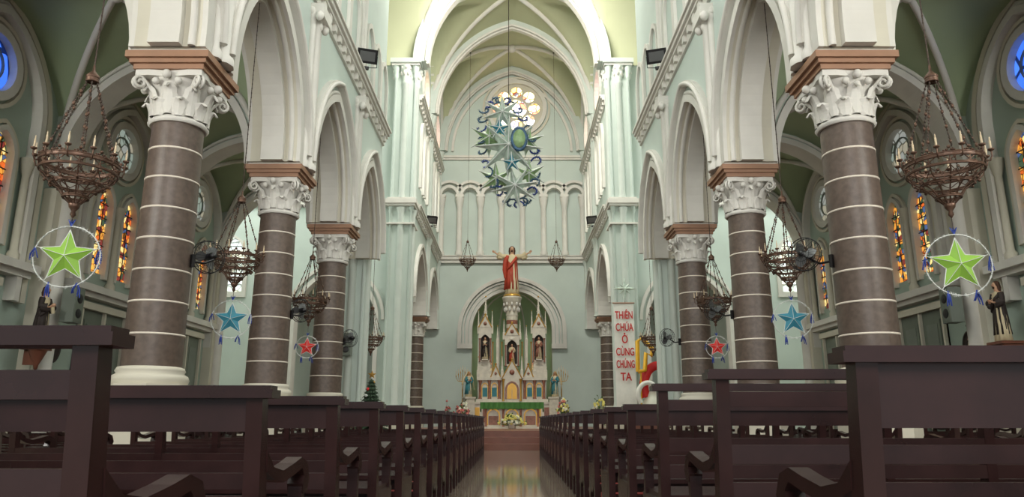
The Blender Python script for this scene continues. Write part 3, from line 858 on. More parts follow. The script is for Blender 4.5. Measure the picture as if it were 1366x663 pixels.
mb.lathe([(0.001, 0), (0.20, 0.0), (0.20, 0.02), (0.001, 0.02)], SILVG, 20, Matrix.Translation((0.30, -0.55, 0.14)) @ DT)
for k in range(28):
    a = 2*pi*k/28; cz = 1.62*sin(a); cx = 0.78*cos(a) + SK(cz)
    P = []
    t0 = a + random.uniform(-1, 1); dr = random.choice((-1, 1))
    for i in range(14):
        t = i/13; q = t0 + dr*t*4.0; rr = 0.06+0.12*t
        P.append((cx+rr*cos(q), 0.02+0.1*sin(q*0.7)+random.uniform(-.02, .02), cz+rr*sin(q)))
    mm = TEALD if k % 3 else BLUETIN
    mb.tube(P, 0.024, mm, 5)
    for p in P:
        for _ in range(3):
            d = Vector((random.uniform(-1, 1), random.uniform(-1, 1), random.uniform(-1, 1))).normalized()*0.055
            mb.tube([Vector(p)-d, Vector(p)+d], 0.006, mm if _ else SILVER, 3)
ztop = SP+RISE-8.30
mb.tube([(0, 0, 0.8), (0, 0, ztop)], 0.012, CHAIN, 5)
mb.build('hanging_star_cluster', (-0.1, 19.4, 8.30))

# ------------------------------------------------------------ wall fans
def fan_mesh():
    mb = MB()
    mb.tube([(0.28, 0.12, -0.12), (0.12, 0.12, -0.12), (0.0, 0.12, -0.05), (0, 0.10, 0.0)], 0.016, BLACK, 8)
    mb.box(0.27, 0.31, 0.07, 0.17, -0.20, -0.04, BLACK)
    R = Matrix.Rotation(pi/2, 4, 'X')
    mb.lathe([(0.001, -0.14), (0.04, -0.13), (0.05, -0.1), (0.05, 0.0), (0.03, 0.02)], BLACK, 14, R)
    mb.lathe([(0.03, 0.0), (0.03, 0.06), (0.001, 0.07)], GREYM, 12, R)
    for k in range(3):
        a = 2*pi*k/3; vs = []
        for i in range(6):
            t = i/5; rr = 0.03+0.14*t; w = 0.02+0.045*sin(pi*min(1, t*0.9+0.1))
            for s in (-1, 1):
                vs.append((rr*cos(a)-s*w*sin(a), -0.04+s*0.018, rr*sin(a)+s*w*cos(a)))
        mb.add(vs, [(2*i, 2*i+1, 2*i+3, 2*i+2) for i in range(5)], GREYM, True)
    for y, r in ((-0.04, 0.215), (0.02, 0.21)):
        mb.tube([(r*cos(2*pi*i/28), y, r*sin(2*pi*i/28)) for i in range(28)], 0.006, BLACK, 5, True)
    mb.tube([(0.1*cos(2*pi*i/20), -0.09, 0.1*sin(2*pi*i/20)) for i in range(20)], 0.004, BLACK, 4, True)
    for i in range(24):
        a = 2*pi*i/24; c, s = cos(a), sin(a)
        mb.tube([(0.03*c, -0.10, 0.03*s), (0.1*c, -0.09, 0.1*s), (0.18*c, -0.07, 0.18*s), (0.215*c, -0.03, 0.215*s), (0.2*c, 0.03, 0.2*s), (0.06*c, 0.07, 0.06*s)], 0.0025, BLACK, 3)
    mb.lathe([(0.001, 0.10), (0.035, 0.105), (0.035, 0.095)], BLACK, 12, R)
    return mb
def rotZ(p, a): return Vector((p[0]*cos(a)-p[1]*sin(a), p[0]*sin(a)+p[1]*cos(a), 0))
fd = None
for y, z, r in ((8.9, 2.88, 0.335), (13.1, 2.80, 0.35), (17.3, 2.75, 0.36)):
    for sg in (-1, 1):
        a = pi + 0.9 if sg < 0 else -0.9
        p = rotZ((0.31, 0.12), a)
        loc = (sg*(XC-r) - p.x, y - p.y, z)
        if fd is None: fd = fan_mesh().build('wall_fan', loc, (0, 0, a)).data
        else: inst('wall_fan', fd, loc, (0, 0, a))

# ------------------------------------------------------------ floodlights
def flood():
    mb = MB()
    T = Matrix.Rotation(radians(35), 4, 'X')
    mb.box(-0.22, 0.22, -0.12, 0.04, -0.15, 0.15, BLACK, T)
    mb.box(-0.25, 0.25, -0.15, -0.12, -0.18, 0.18, BLACK, T)
    mb.box(-0.19, 0.19, -0.157, -0.15, -0.12, 0.12, GREYM, T)
    for k in range(6): mb.box(-0.2+0.075*k, -0.185+0.075*k, 0.04, 0.10, -0.12, 0.12, BLACK, T)
    for s in (-1, 1): mb.tube([(s*0.26, 0, 0), (s*0.26, 0.05, -0.28), (0, 0.05, -0.32)], 0.012, BLACK, 6)
    mb.box(-0.06, 0.06, 0.0, 0.1, -0.36, -0.30, BLACK)
    return mb
fl = flood().build('floodlight', (-3.68, 16.7, 9.82), (0, 0, radians(18))).data
inst('floodlight', fl, (3.68, 16.7, 9.82), (0, 0, radians(-18)))
inst('floodlight', fl, (-3.70, 32.0, 9.82), (0, 0, radians(18))); inst('floodlight', fl, (3.70, 32.0, 9.82), (0, 0, radians(-18)))

# ------------------------------------------------------------ figures
def skinned(verts, edges, radii, lvl=2):
    me = bpy.data.meshes.new('tmp'); me.from_pydata(verts, edges, []); me.update()
    ob = bpy.data.objects.new('tmp', me); scene.collection.objects.link(ob)
    md = ob.modifiers.new('s', 'SKIN'); md.use_smooth_shade = True
    for i, r in enumerate(radii):
        rr = r if isinstance(r, tuple) else (r, r)
        me.skin_vertices[0].data[i].radius = rr
        me.skin_vertices[0].data[i].use_root = (i == 0)
    sb = ob.modifiers.new('u', 'SUBSURF'); sb.levels = lvl; sb.render_levels = lvl
    dg = bpy.context.evaluated_depsgraph_get(); dg.update()
    e = ob.evaluated_get(dg); m2 = e.to_mesh()
    vs = [tuple(v.co) for v in m2.vertices]; fs = [tuple(p.vertices) for p in m2.polygons]
    e.to_mesh_clear()
    bpy.data.objects.remove(ob); bpy.data.meshes.remove(me)
    return vs, fs
def figure(mb, arms, robe, over, hair=HAIR, M=None, wings=False, beard=True):
    verts = [(0,0,0.98),(0,0.0,1.15),(0,0.0,1.36),(0,0.0,1.47),(0,-0.01,1.55),(0,-0.02,1.64),(0,-0.01,1.70)]
    rad = [(0.15,0.11),(0.14,0.10),(0.16,0.10),(0.055,0.055),(0.06,0.065),(0.078,0.09),(0.06,0.07)]
    ed = [(0,1),(1,2),(2,3),(3,4),(4,5),(5,6)]
    for s, (el, wr, ha) in zip((-1, 1), arms):
        b = len(verts)
        verts += [(s*0.17,0,1.40), el, wr, ha]
        rad += [0.062, 0.048, 0.030, (0.034,0.018)]
        ed += [(2,b),(b,b+1),(b+1,b+2),(b+2,b+3)]
    for s in (-1, 1):
        b = len(verts)
        verts += [(s*0.09,0,0.9),(s*0.10,-0.02,0.5),(s*0.10,0.0,0.09),(s*0.11,-0.13,0.04)]
        rad += [0.09,0.06,0.04,0.035]
        ed += [(0,b),(b,b+1),(b+1,b+2),(b+2,b+3)]
    vs, fs = skinned(verts, ed, rad)
    mb.add(vs, fs, SKIN, True, M)
    for s, (el, wr, ha) in zip((-1, 1), arms):
        h = Vector(ha); d = (h-Vector(wr)).normalized(); sd = d.cross(Vector((0,-1,0)))
        if sd.length < 0.1: sd = Vector((0,0,1))
        sd.normalize()
        for k, L in zip((-1.5,-0.5,0.5,1.5), (0.065,0.08,0.085,0.07)):
            p = h + sd*k*0.02
            mb.tube([p-d*0.01, p+d*L*0.55, p+d*L+Vector((0,-0.02,0))], [0.011,0.010,0.007], SKIN, 6, False, M)
        p = h - d*0.05 + sd*0.03
        mb.tube([p, p+sd*0.03+d*0.02, p+sd*0.04+d*0.05], [0.012,0.011,0.008], SKIN, 6, False, M)
        sh = Vector((s*0.15,0,1.40)); e = Vector(el); w = e.lerp(Vector(wr), 0.75)
        sl = robe if over is ROBE else over
        mb.tube([sh, sh.lerp(e, .5), e, w], [0.085,0.085,0.09,0.12], sl, 12, False, M)
        dn = Vector((0,0,-1))
        mb.tube([e+dn*0.05, w+dn*0.10, w+dn*0.16+ (w-e)*0.1], [0.07,0.09,0.02], sl, 10, False, M)
    def loft(levels, m, seg=40, ph=0.0, nf=11):
        vv = []
        for z, rx, ry, fo, cx, cy in levels:
            for i in range(seg):
                a = 2*pi*i/seg
                k = 1 + fo*sin(nf*a+ph+z*2)
                vv.append((cx+rx*k*cos(a), cy+ry*k*sin(a), z))
        ff = []
        for j in range(len(levels)-1):
            for i in range(seg):
                k = (i+1) % seg
                ff.append((j*seg+i, j*seg+k, (j+1)*seg+k, (j+1)*seg+i))
        ff.append(tuple(range(seg)))
        mb.add(vv, ff, m, True, M)
    loft([(0.02,0.24,0.20,0.12,0,0),(0.3,0.22,0.17,0.11,0,0),(0.7,0.19,0.14,0.08,0,0),(0.98,0.175,0.125,0.05,0,0),(1.15,0.16,0.115,0.03,0,0),(1.33,0.19,0.115,0.01,0,0),(1.42,0.15,0.09,0,0,0),(1.47,0.06,0.06,0,0,0)], robe)
    loft([(0.2,0.25,0.20,0.12,-0.03,0.02),(0.7,0.215,0.165,0.1,-0.02,0.02),(1.0,0.20,0.145,0.07,-0.01,0.015),(1.2,0.185,0.13,0.04,0,0.02),(1.36,0.205,0.12,0.01,0,0.02),(1.45,0.14,0.085,0,0,0.02)], over, ph=1.0, nf=9)
    mb.tube([(0.17,-0.02,1.40),(0.10,-0.13,1.25),(-0.05,-0.16,1.05),(-0.19,-0.08,0.9),(-0.21,0.04,0.8)], [0.04,0.05,0.055,0.05,0.03], over, 8, False, M)
    mb.sphere((0,0.02,1.68), 0.10, hair, 14, 8, (0.92,1.0,1.05), M)
    mb.sphere((0,-0.035,1.655), 0.075, SKIN, 14, 8, (0.88,0.95,1.25), M)
    mb.tube([(0,-0.10,1.68),(0,-0.125,1.645),(0,-0.10,1.635)], [0.008,0.014,0.008], SKIN, 6, False, M)
    for s in (-1, 1):
        mb.sphere((s*0.028,-0.097,1.677), 0.009, DARKN, 6, 4, (1.3,0.6,0.8), M)
        mb.tube([(s*0.075,0.0,1.72),(s*0.09,0.02,1.6),(s*0.085,0.03,1.46)], [0.03,0.035,0.02], hair, 8, False, M)
    mb.tube([(0,0.06,1.7),(0,0.09,1.58),(0,0.09,1.42)], [0.06,0.06,0.03], hair, 8, False, M)
    if beard: mb.sphere((0,-0.07,1.585), 0.04, hair, 8, 6, (1.0,0.8,1.2), M)
    mb.tube([(-0.02,-0.108,1.615),(0.02,-0.108,1.615)], 0.006, REDM, 5, False, M)
    if wings:
        for s in (-1, 1):
            for k in range(9):
                t = k/8
                a = Vector((s*(0.08+0.25*sin(t*1.4)), 0.12, 1.30+0.35*(1-t)))
                b = a + Vector((s*0.22*(1-t*0.4), 0.05, -0.55-0.25*t))
                mb.tube([(s*0.06,0.10,1.32), a, b], [0.02,0.045,0.012], ROBEW, 6, False, M)

CD = -0.22
mb = MB()
arms = [((-0.36,-0.05,1.38), (-0.55,-0.12,1.48), (-0.63,-0.14,1.53)), ((0.36,-0.05,1.38), (0.55,-0.12,1.48), (0.63,-0.15,1.53))]
figure(mb, arms, ROBEW, ROBE)
mb.tube([(-0.15,-0.05,1.40),(-0.24,-0.10,1.2),(-0.26,-0.10,0.9),(-0.24,-0.06,0.6)], [0.07,0.08,0.08,0.04], ROBE, 8)
mb.lathe([(0.3,-0.05),(0.3,0.0),(0.26,0.03)], GOLD, 20)
christ = mb.build('christ_statue', (0, 36.2, 7.19+CD)); christ.scale = (1.45, 1.45, 1.45)

armsdown = [((-0.24,-0.03,1.15), (-0.10,-0.20,1.12), (-0.03,-0.24,1.17)), ((0.24,-0.03,1.15), (0.10,-0.20,1.12), (0.03,-0.24,1.17))]
def bracket(mb, m=CREAM):
    mb.box(-0.34, 0.34, -0.3, 0.36, -0.08, 0.0, m); mb.box(-0.28, 0.28, -0.24, 0.36, -0.16, -0.08, m)
    mb.lathe([(0.001,-0.75),(0.05,-0.72),(0.07,-0.6),(0.16,-0.4),(0.24,-0.2),(0.26,-0.16)], m, 14)
    mb.box(-0.08, 0.08, 0.0, 0.36, -0.6, -0.16, m)
for sg in (-1, 1):
    mb = MB()
    figure(mb, armsdown, ROBEW, DKROBE)
    bracket(mb, STEP)
    if sg < 0:
        mb.sphere((0.0,-0.28,1.2), 0.06, SKIN, 8, 6); mb.tube([(0.0,-0.24,1.14),(0.05,-0.26,0.95)], [0.06,0.05], ROBEW, 8)
    ob = mb.build('saint_statue', (sg*8.23, 12.1 if sg > 0 else 12.6, 2.08), (0, 0, -sg*pi/2)); ob.scale = (0.58,)*3

def flowers(name, loc, w, h, cols, n=60, pot=True):
    mb = MB(); random.seed(int(abs(loc[0]*10)+loc[1]*7))
    if pot: mb.lathe([(0.08,0),(0.13,0.02),(0.15,0.14),(0.17,0.2),(0.13,0.2)], MARBLE, 14)
    b = 0.18 if pot else 0.02
    for i in range(n):
        a = random.uniform(0, 2*pi); q = sqrt(random.random()); z = random.random()
        x = w/2*q*cos(a)*(1-0.5*z); y = w/3*q*sin(a)*(1-0.5*z); zz = b + h*z*(1-0.4*q)
        mb.tube([(x*0.15, y*0.15, b*0.6), (x*0.7, y*0.7, zz*0.7), (x, y, zz)], 0.006, LEAF, 4)
        c = random.choice(cols)
        if random.random() < 0.6:
            for k in range(5):
                t = 2*pi*k/5
                mb.sphere((x+0.03*cos(t), y-0.01, zz+0.03*sin(t)), 0.024, c, 6, 4)
            mb.sphere((x, y-0.02, zz), 0.018, FYEL, 5, 4)
        else:
            d = Vector((random.uniform(-1,1), random.uniform(-1,.2), random.uniform(-.3,1)))*0.12
            p = Vector((x, y, zz)); sd = Vector((d.z, 0, -d.x))*0.25
            mb.add([p, p+d*0.5+sd, p+d, p+d*0.5-sd], [(0,1,2,3)], LEAF)
    return mb.build(name, loc, recalc=False)
flowers('flower_arrangement', (0.0, 26.2, 0.51), 1.0, 0.38, [FYEL, FYEL, FWHITE], 120)
flowers('flower_arrangement', (3.2, 27.0, 0.51), 0.9, 1.1, [FYEL, FYEL, FWHITE], 110)
flowers('flower_arrangement', (-2.3, 33.0, 0.51), 0.9, 1.0, [FPINK, FWHITE, FPINK], 90)
flowers('flower_arrangement', (2.3, 33.0, 0.51), 0.9, 1.2, [FPINK, FWHITE, FYEL], 90)
flowers('flower_arrangement', (-3.0, 34.0, 0.51), 0.8, 1.0, [FPINK, FPINK], 60)
flowers('flower_arrangement', (-1.8, 27.9, 0.51), 0.7, 0.9, [FPINK, FWHITE], 80)
flowers('flower_arrangement', (1.95, 28.1, 0.51), 0.7, 1.1, [FYEL, FWHITE, FPINK], 80)

# ------------------------------------------------------------ altar table
mb = MB()
mb.box(-1.0, 1.0, -0.4, 0.4, 0, 0.82, MARBLE)
for x in (-0.98, -0.34, 0.30, 0.94):
    mb.lathe([(0.06,0.05),(0.045,0.1),(0.04,0.65),(0.07,0.75)], REDM, 10, Matrix.Translation((x+0.02, -0.44, 0)))
for x in (-0.68, 0, 0.68):
    F = lambda u, v, w, x=x: (x+u, w, v)
    mb.band(arch(0, 0.45, 0.2, 0.22, base=0.12, n=6), arch(0, 0.45, 0.2, 0.22, 0.05, base=0.12, n=6), F, -0.44, -0.4, GOLD)
    mb.box(x-0.18, x+0.18, -0.41, -0.4, 0.13, 0.45, REDM)
mb.box(-1.12, 1.12, -0.5, 0.5, 0, 0.07, MARBLE)
mb.box(-1.12, 1.12, -0.5, 0.5, 0.82, 0.92, MARBLE)
mb.box(-1.16, 1.16, -0.53, 0.53, 0.92, 0.945, GCLOTH)
vs = []; fs = []; n = 60
for i in range(n+1):
    x = -1.16 + 2.32*i/n; y = -0.535 - 0.015*sin(i*1.3)
    vs += [(x, y, 0.944), (x, y-0.01*sin(i*1.3), 0.70 + 0.012*cos(i*1.3))]
for i in range(n): fs.append((2*i, 2*i+1, 2*i+3, 2*i+2))
mb.add(vs, fs, GCLOTH, True)
for s in (-1, 1): mb.box(s*1.165-0.005, s*1.165+0.005, -0.53, 0.53, 0.6, 0.945, GCLOTH)
mb.build('altar_table', (0, 27.6, 0.51), recalc=False)

# ------------------------------------------------------------ high altar (reredos)
mb = MB()
def pinnacle(x, y, z, w, h, m=MARBLE):
    mb.box(x-w/2, x+w/2, y-w/2, y+w/2, z, z+h*0.3, m)
    mb.lathe([(w*0.75, z+h*0.3), (w*0.75, z+h*0.34), (w*0.5, z+h*0.36), (0.01, z+h)], m, 4, Matrix.Translation((x, y, 0)), False, rot=pi/4)
    mb.sphere((x, y, z+h), w*0.22, GOLD, 6, 4)
    for t in (0.5, 0.7, 0.85):
        for dx, dy in ((1,0),(-1,0),(0,1),(0,-1)):
            r = w*0.5*(1-(t-0.36)/0.64)
            mb.sphere((x+dx*r, y+dy*r, z+h*t), w*0.1, m, 5, 3)
def gable(x, y, z, w, h, m=MARBLE, d=0.2):
    F = lambda u, v, ww: (x+u, ww, z+v)
    mb.plate([(-w/2, 0), (w/2, 0), (0, h)], [], F, y-d/2, y+d/2, m)
    mb.tube([(x-w/2, y-d/2, z), (x, y-d/2, z+h)], 0.03, GOLD, 6); mb.tube([(x+w/2, y-d/2, z), (x, y-d/2, z+h)], 0.03, GOLD, 6)
    mb.sphere((x, y, z+h+0.05), 0.06, GOLD, 6, 4)
    mb.lathe([(0.001,0),(w*0.13,0),(w*0.13,0.04),(0.001,0.04)], REDM, 12, Matrix.Translation((x, y-d/2, z+h*0.32)) @ Matrix.Rotation(pi/2, 4, 'X'))
def niche(x, y, z, w, h, m=MARBLE):
    F = lambda u, v, ww: (x+u, ww, z+v)
    mb.plate([(-w/2, 0), (w/2, 0), (w/2, h), (-w/2, h)], [arch(0, h*0.62, w*0.36, w*0.46, base=0.08, n=6)], F, y-0.28, y-0.12, m)
    mb.box(x-w/2, x+w/2, y-0.12, y+0.25, z, z+h, DARKN)
    for s in (-1, 1):
        mb.lathe([(0.05, z),(0.035, z+0.06),(0.03, z+h*0.62),(0.055, z+h*0.68)], REDM, 8, Matrix.Translation((x+s*w*0.43, y-0.31, 0)))
mb.box(-2.0, 2.0, -0.5, 0.8, 0, 1.05, MARBLE); mb.box(-2.05, 2.05, -0.55, 0.8, 1.05, 1.15, MARBLE)
for k in range(8):
    x = -1.72+0.49*k
    mb.box(x-0.17, x+0.17, -0.52, -0.5, 0.2, 0.9, REDM if k % 2 else GOLD)
mb.box(-1.75, 1.75, -0.25, 0.8, 1.15, 1.3, MARBLE)
mb.box(-1.65, 1.65, -0.05, 0.8, 1.3, 2.25, MARBLE)
for x in (-1.55, -1.1, -0.62, 0.62, 1.1, 1.55):
    mb.lathe([(0.1,1.3),(0.07,1.38),(0.06,2.05),(0.1,2.2)], REDM, 12, Matrix.Translation((x, -0.12, 0)))
for x in (-1.32, -0.86, 0.86, 1.32):
    F = lambda u, v, w, x=x: (x+u, w, v)
    mb.band(arch(0, 1.85, 0.13, 0.2, base=1.4, n=6), arch(0, 1.85, 0.13, 0.2, 0.04, base=1.4, n=6), F, -0.1, -0.04, GOLD)
    mb.box(x-0.12, x+0.12, -0.065, -0.05, 1.42, 1.85, TEALR)
mb.box(-1.72, 1.72, -0.2, 0.8, 2.2, 2.34, MARBLE)
for x in (-1.65, -1.1, 1.1, 1.65): pinnacle(x, 0.0, 2.34, 0.16, 1.0)
for x in (-0.8, 0.8): gable(x, 0, 2.34, 0.5, 0.6)
mb.box(-0.45, 0.45, -0.4, 0.5, 1.15, 2.3, MARBLE)
F = lambda u, v, w: (u, w, v)
mb.band(arch(0, 1.75, 0.01, 0.02, base=1.3), arch(0, 1.75, 0.24, 0.3, base=1.3), F, -0.43, -0.4, GOLD)
mb.band(arch(0, 1.75, 0.24, 0.3, 0.02, base=1.3), arch(0, 1.75, 0.24, 0.3, 0.09, base=1.3), F, -0.46, -0.4, REDM)
for s in (-1, 1): mb.lathe([(0.07,1.2),(0.05,1.25),(0.045,2.1),(0.08,2.25)], GOLD, 10, Matrix.Translation((s*0.42, -0.43, 0)))
gable(0, -0.3, 2.3, 0.95, 0.85)
for s in (-1, 1): pinnacle(s*0.48, -0.25, 2.3, 0.14, 1.1)
niche(0, 0.2, 2.9, 0.72, 1.5)
gable(0, 0.0, 4.4, 0.72, 0.6)
for s in (-1, 1): pinnacle(s*0.4, 0.1, 4.2, 0.12, 1.0)
mb.box(-0.3, 0.3, 0.0, 0.55, 4.3, 4.7+CD, MARBLE)
for s in (-1, 1):
    x = s*1.33
    mb.box(x-0.28, x+0.28, 0.0, 0.6, 2.34, 3.1, MARBLE)
    niche(x, 0.25, 3.1, 0.62, 1.7)
    gable(x, 0.05, 4.8, 0.66, 0.6)
    for q in (-1, 1): pinnacle(x+q*0.34, 0.1, 4.5, 0.11, 1.15)
    pinnacle(x, 0.3, 4.9, 0.22, 1.5)
    mb.box(s*0.72-0.06, s*0.72+0.06, 0.15, 0.3, 2.34, 3.9, MARBLE); pinnacle(s*0.72, 0.22, 3.9, 0.14, 1.0)
    for q in (0.5, 0.95): mb.lathe([(0.045,2.34),(0.03,2.4),(0.028,4.0),(0.05,4.1)], GOLD, 8, Matrix.Translation((s*q, 0.1, 0)))
M0 = Matrix.Translation((0, 0.3, CD))
mb.lathe([(0.42,4.4),(0.42,4.5),(0.32,4.6),(0.30,4.65)], MARBLE, 16, M0)
for k in range(5):
    mb.lathe([(0.29,4.6+0.2*k),(0.29,4.8+0.2*k)], REDM if k % 2 else MARBLE, 20, M0)
mb.lathe([(0.29,5.6),(0.32,5.66),(0.29,5.72),(0.32,6.0),(0.42,6.3),(0.46,6.35),(0.46,6.45),(0.5,6.5),(0.5,6.58),(0.34,6.6)], MARBLE, 20, M0)
for k in range(10):
    a = 2*pi*k/10
    mb.sphere((0.36*cos(a), 0.3+0.36*sin(a), 5.95+CD), 0.07, WHITE, 6, 4, (1,1,2)); mb.sphere((0.42*cos(a+.3), 0.3+0.42*sin(a+.3), 6.2+CD), 0.06, WHITE, 6, 4, (1,1,1.8))
mb.build('high_altar_reredos', (0, 35.9, 0.51))
for s in (-1, 1):
    mb = MB(); figure(mb, armsdown, ROBEW, REDM if s > 0 else DKROBE)
    mb.box(-0.25, 0.25, -0.2, 0.2, -0.05, 0.02, MARBLE)
    ob = mb.build('niche_statue', (s*1.33, 35.78, 3.72)); ob.scale = (0.62,)*3
mb = MB(); figure(mb, armsdown, ROBEW, ROBE, beard=False); mb.box(-0.25, 0.25, -0.2, 0.2, -0.05, 0.02, MARBLE)
ob = mb.build('niche_statue', (0, 35.7, 3.5)); ob.scale = (0.55,)*3
for s in (-1, 1):
    mb = MB(); figure(mb, armsdown, ROBEW, TEALR, hair=GOLD, wings=True, beard=False)
    mb.box(-0.35, 0.35, -0.3, 0.3, -2.0, -0.1, MARBLE); mb.box(-0.4, 0.4, -0.35, 0.35, -0.1, 0.02, MARBLE)
    ob = mb.build('angel_statue', (s*2.05, 34.9, 0.51+2.0*0.68), (0, 0, -s*0.4)); ob.scale = (0.68,)*3
def candelabrum():
    mb = MB()
    mb.lathe([(0.2,0),(0.2,0.04),(0.06,0.1),(0.03,0.2),(0.05,0.8),(0.03,0.85),(0.03,2.0),(0.06,2.05),(0.02,2.1),(0.02,2.5)], GOLD, 12)
    for k in range(7):
        d = (k-3)*0.11; zz = 2.75-abs(k-3)*0.09
        mb.tube([(0,0,2.15), (d*0.7,0,2.2), (d,0,zz-0.12), (d,0,zz)], 0.014, GOLD, 6)
        mb.lathe([(0.035,zz),(0.035,zz+0.02),(0.013,zz+0.02),(0.013,zz+0.2),(0.001,zz+0.23)], CANDLE, 8, Matrix.Translation((d,0,0)))
        mb.sphere((d, 0, zz-0.06), 0.03, GOLD, 6, 4)
    return mb
cd = candelabrum().build('candelabrum', (-2.45, 36.4, 0.51)).data
inst('candelabrum', cd, (2.45, 36.4, 0.51))

# ------------------------------------------------------------ banner & decor
def text_geo(s, size):
    cu = bpy.data.curves.new('t', 'FONT'); cu.body = s; cu.size = size; cu.align_x = 'CENTER'; cu.extrude = 0.004
    cu.offset = 0.008
    ob = bpy.data.objects.new('t', cu); scene.collection.objects.link(ob)
    dg = bpy.context.evaluated_depsgraph_get(); dg.update()
    e = ob.evaluated_get(dg); me = e.to_mesh()
    vs = [tuple(v.co) for v in me.vertices]; fs = [tuple(p.vertices) for p in me.polygons]
    e.to_mesh_clear(); bpy.data.objects.remove(ob)
    return vs, fs
mb = MB()
vs = []; fs = []; n = 30
for i in range(n+1):
    z = 5.15 - 4.2*i/n; y = 0.01*sin(i*0.7)
    vs += [(-0.38, y, z), (0.38, y, z)]
for i in range(n): fs.append((2*i, 2*i+1, 2*i+3, 2*i+2))
mb.add(vs, fs, CLOTHW, True)
mb.tube([(-0.42, 0.0, 5.15), (0.42, 0.0, 5.15)], 0.025, BROWN, 8)
R = Matrix.Rotation(pi/2, 4, 'X')
for i, w in enumerate(["THIÊN", "CHÚA", "Ở", "CÙNG", "CHÚNG", "TA"]):
    v, f = text_geo(w, 0.40)
    mx = max(abs(p[0]) for p in v)
    sx = min(0.8, 0.34/mx)
    v = [(p[0]*sx, p[1], p[2]) for p in v]
    mb.add(v, f, LETTER, False, Matrix.Translation((0, -0.035, 4.55-0.46*i)) @ R)
mb.build('christmas_banner', (4.24, 27.22, 0), recalc=False)
mb = MB(); star_mesh(mb, 0.5, 0.1, 0.08, SILVER, 4); star_mesh(mb, 0.3, 0.08, 0.06, SILVER, 4, rot=pi/4)
mb.tube([(0, 0.02, -0.6), (0, 0.02, 0.1)], 0.012, CHAIN, 5)
mb.box(-0.1, 0.1, -0.01, 0.09, -0.65, -0.55, CHAIN)
mb.build('wall_star', (4.32, 27.30, 5.72))
mb = MB()
P = [(0.50*cos(t)+0.22, 0, 0.72*sin(t)+1.95) for t in [radians(a) for a in range(-60, 215, 10)]]
mb.tube(P, 0.16, DECR, 10)
P = [(0.34*cos(t)-0.18, -0.2, 0.42*sin(t)+1.65) for t in [radians(a) for a in range(-40, 230, 10)]]
mb.tube(P, 0.085, CLOTHW, 10)
mb.lathe([(0.34,0.9),(0.33,1.4),(0.2,1.7),(0.001,1.85)], FWHITE, 18)
P = [(-0.50,-0.2,2.45),(-0.48,-0.2,3.50),(-0.32,-0.2,3.62),(0.02,-0.2,3.25),(-0.02,-0.2,3.0),(-0.2,-0.2,3.1),(-0.26,-0.2,2.5),(-0.50,-0.2,2.45)]
mb.tube(P, 0.075, DECY, 8)
mb.tube([(-0.40,-0.2,2.5),(-0.42,-0.1,0.85)], 0.03, DECY, 6)
mb.box(-0.75, 0.85, -0.5, 0.5, 0, 0.75, STEP); mb.box(-0.8, 0.9, -0.55, 0.55, 0.75, 0.9, CREAM)
mb.build('nativity_decoration', (4.88, 25.6, 0))

# Christmas tree
mb = MB(); random.seed(5)
mb.lathe([(0.22,0),(0.25,0.3),(0.2,0.3)], REDM, 14); mb.tube([(0,0,0.2),(0,0,1.9)], [0.05,0.015], HAIR, 6)
for k in range(16):
    z = 0.45+1.35*k/15; r = 0.62*(1-k/16.5)
    for j in range(12):
        a = 2*pi*j/12 + k*0.4; L = r*random.uniform(0.85, 1.1)
        e = Vector((L*cos(a), L*sin(a), z-0.12*r))
        mb.tube([(0,0,z+0.05), e*0.6+Vector((0,0,z*0.4+0.02)), e], [0.035, 0.045, 0.008], PINE, 4)
        for q in range(4):
            p = Vector((0,0,z)).lerp(e, 0.4+0.18*q); d = Vector((random.uniform(-1,1), random.uniform(-1,1), random.uniform(-.6,.6)))*0.07
            mb.tube([p-d, p+d], 0.008, PINE, 3)
    if k % 2: mb.sphere((r*cos(k*2.1), -r*abs(sin(k*2.1)), z), 0.04, (GOLD, SRED, TINSEL)[k % 3], 8, 6)
star_mesh(mb, 0.12, 0.05, 0.03, GOLD, 5, (0, 0, 2.0))
mb.build('christmas_tree', (-3.78, 19.75, 0))

def spk():
    mb = MB(); mb.box(-0.14, 0.14, -0.12, 0.12, -0.32, 0.32, GREYBOX); mb.box(-0.12, 0.12, -0.13, -0.12, -0.3, 0.3, DOORM)
    for z in (-0.15, 0.12): mb.lathe([(0.09,0),(0.07,0.012),(0.03,0.004),(0.001,0.012)], BLACK, 16, Matrix.Translation((0,-0.13,z)) @ Matrix.Rotation(pi/2, 4, 'X'))
    mb.box(-0.05, 0.05, 0.12, 0.17, -0.08, 0.08, BLACK)
    return mb
sd = spk().build('loudspeaker', (-8.05, 13.1, 2.85), (0, 0, pi/2)).data
inst('loudspeaker', sd, (8.05, 13.1, 2.85), (0, 0, -pi/2))
inst('loudspeaker', sd, (-4.70, 20.62, 2.9))
def plaque():
    mb = MB()
    F = lambda u, v, w: (u, w, v)
    ov = [(0.2*cos(2*pi*i/24), 0.28*sin(2*pi*i/24)) for i in range(24)]
    mb.plate(ov, [], F, -0.03, 0.0, DKROBE)
    mb.tube([(p[0], -0.03, p[1]) for p in ov], 0.025, DARKN, 6, True)
    mb.sphere((0, -0.03, 0.02), 0.08, ROBEW, 8, 6, (0.7, 0.3, 1.3)); mb.sphere((0.0, -0.035, 0.14), 0.03, SKIN, 8, 6)
    mb.box(-0.012, 0.012, -0.03, 0, 0.28, 0.5, DARKN); mb.box(-0.06, 0.06, -0.03, 0, 0.39, 0.415, DARKN)
    return mb
pd = None
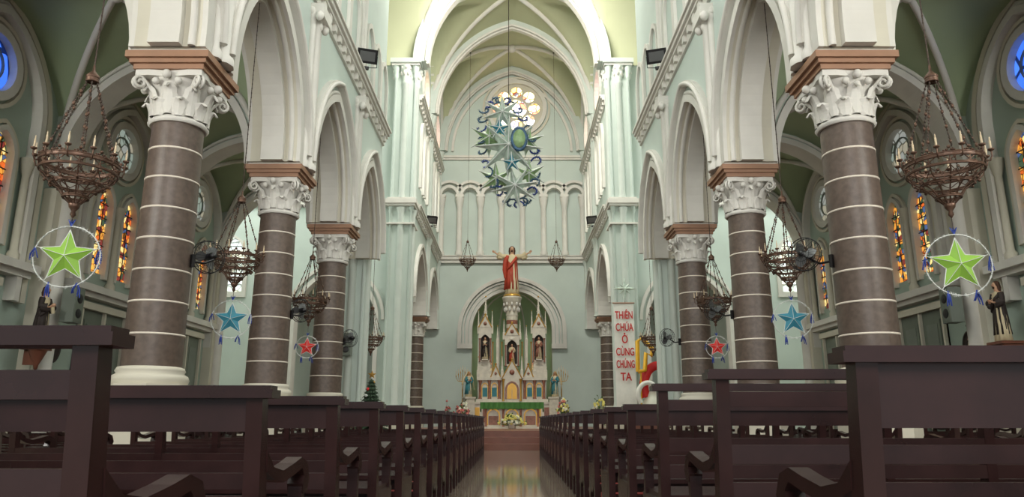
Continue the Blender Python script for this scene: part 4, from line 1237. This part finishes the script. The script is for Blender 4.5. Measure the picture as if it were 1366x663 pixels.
for sg in (-1, 1):
    for y in (9.6, 13.65, 17.95):
        if pd is None: pd = plaque().build('station_plaque', (sg*8.66, y, 2.15), (0, 0, -sg*pi/2)).data
        else: inst('station_plaque', pd, (sg*8.66, y, 2.15), (0, 0, -sg*pi/2))

# ------------------------------------------------------------ lights
def area(name, loc, tgt, sx, sy, power, col):
    l = bpy.data.lights.new(name, 'AREA'); l.shape = 'RECTANGLE'; l.size = sx; l.size_y = sy
    l.energy = power; l.color = col
    ob = bpy.data.objects.new(name, l); ob.location = loc
    d = Vector(tgt)-ob.location; ob.rotation_euler = d.to_track_quat('-Z', 'Y').to_euler()
    scene.collection.objects.link(ob); return ob
area('crossing_fill', (0, 23.4, 18.7), (0, 37, 5), 4.5, 1.8, 1050, (1.0, 0.96, 0.88))  # added lamp above the frame to brighten choir and vault; no opening there
area('crossing_down_fill', (0, 22.5, 18.0), (0, 24, 0), 5, 4, 450, (1.0, 0.98, 0.93))  # added down-facing fill under the closed crossing vault
for sg in (-1, 1):
    area('nave_high_fill', (sg*3.4, 9.5, 12.8), (-sg*4.0, 11.0, 5.0), 8, 1.6, 470, (1.0, 1.0, 0.97))  # unseen fill panels added high in the nave, standing in for clerestory light
    area('transept_daylight', (sg*12.7, 24.6, 11.0), (0, 25, 3), 3, 4, 420, (1.0, 1.0, 0.97))
    area('aisle_fill', (sg*8.2, 3.0, 5.2), (sg*6.2, 14, 5), 2.5, 2.0, 380, (1.0, 0.99, 0.93))  # out-of-view lamp added to brighten the aisle, aimed along its length
area('rear_fill', (0, -4.6, 6.5), (0, 12, 5), 6, 5, 780, (1.0, 0.97, 0.93))  # added fill panel behind the camera; no entrance is modelled

w = bpy.data.worlds.new('World'); scene.world = w; w.use_nodes = True
bg = w.node_tree.nodes['Background']; bg.inputs[0].default_value = (0.92, 0.97, 1.0, 1); bg.inputs[1].default_value = 0.65

# ------------------------------------------------------------ camera
cam = bpy.data.cameras.new('camera'); co = bpy.data.objects.new('camera', cam)
scene.collection.objects.link(co)
cam.sensor_width = 36.0; cam.lens = 36.0*963/1366
co.location = (0, 0, 0.8); co.rotation_euler = (radians(90+13.4), 0, 0)
cam.clip_start = 0.05; cam.clip_end = 200
scene.camera = co
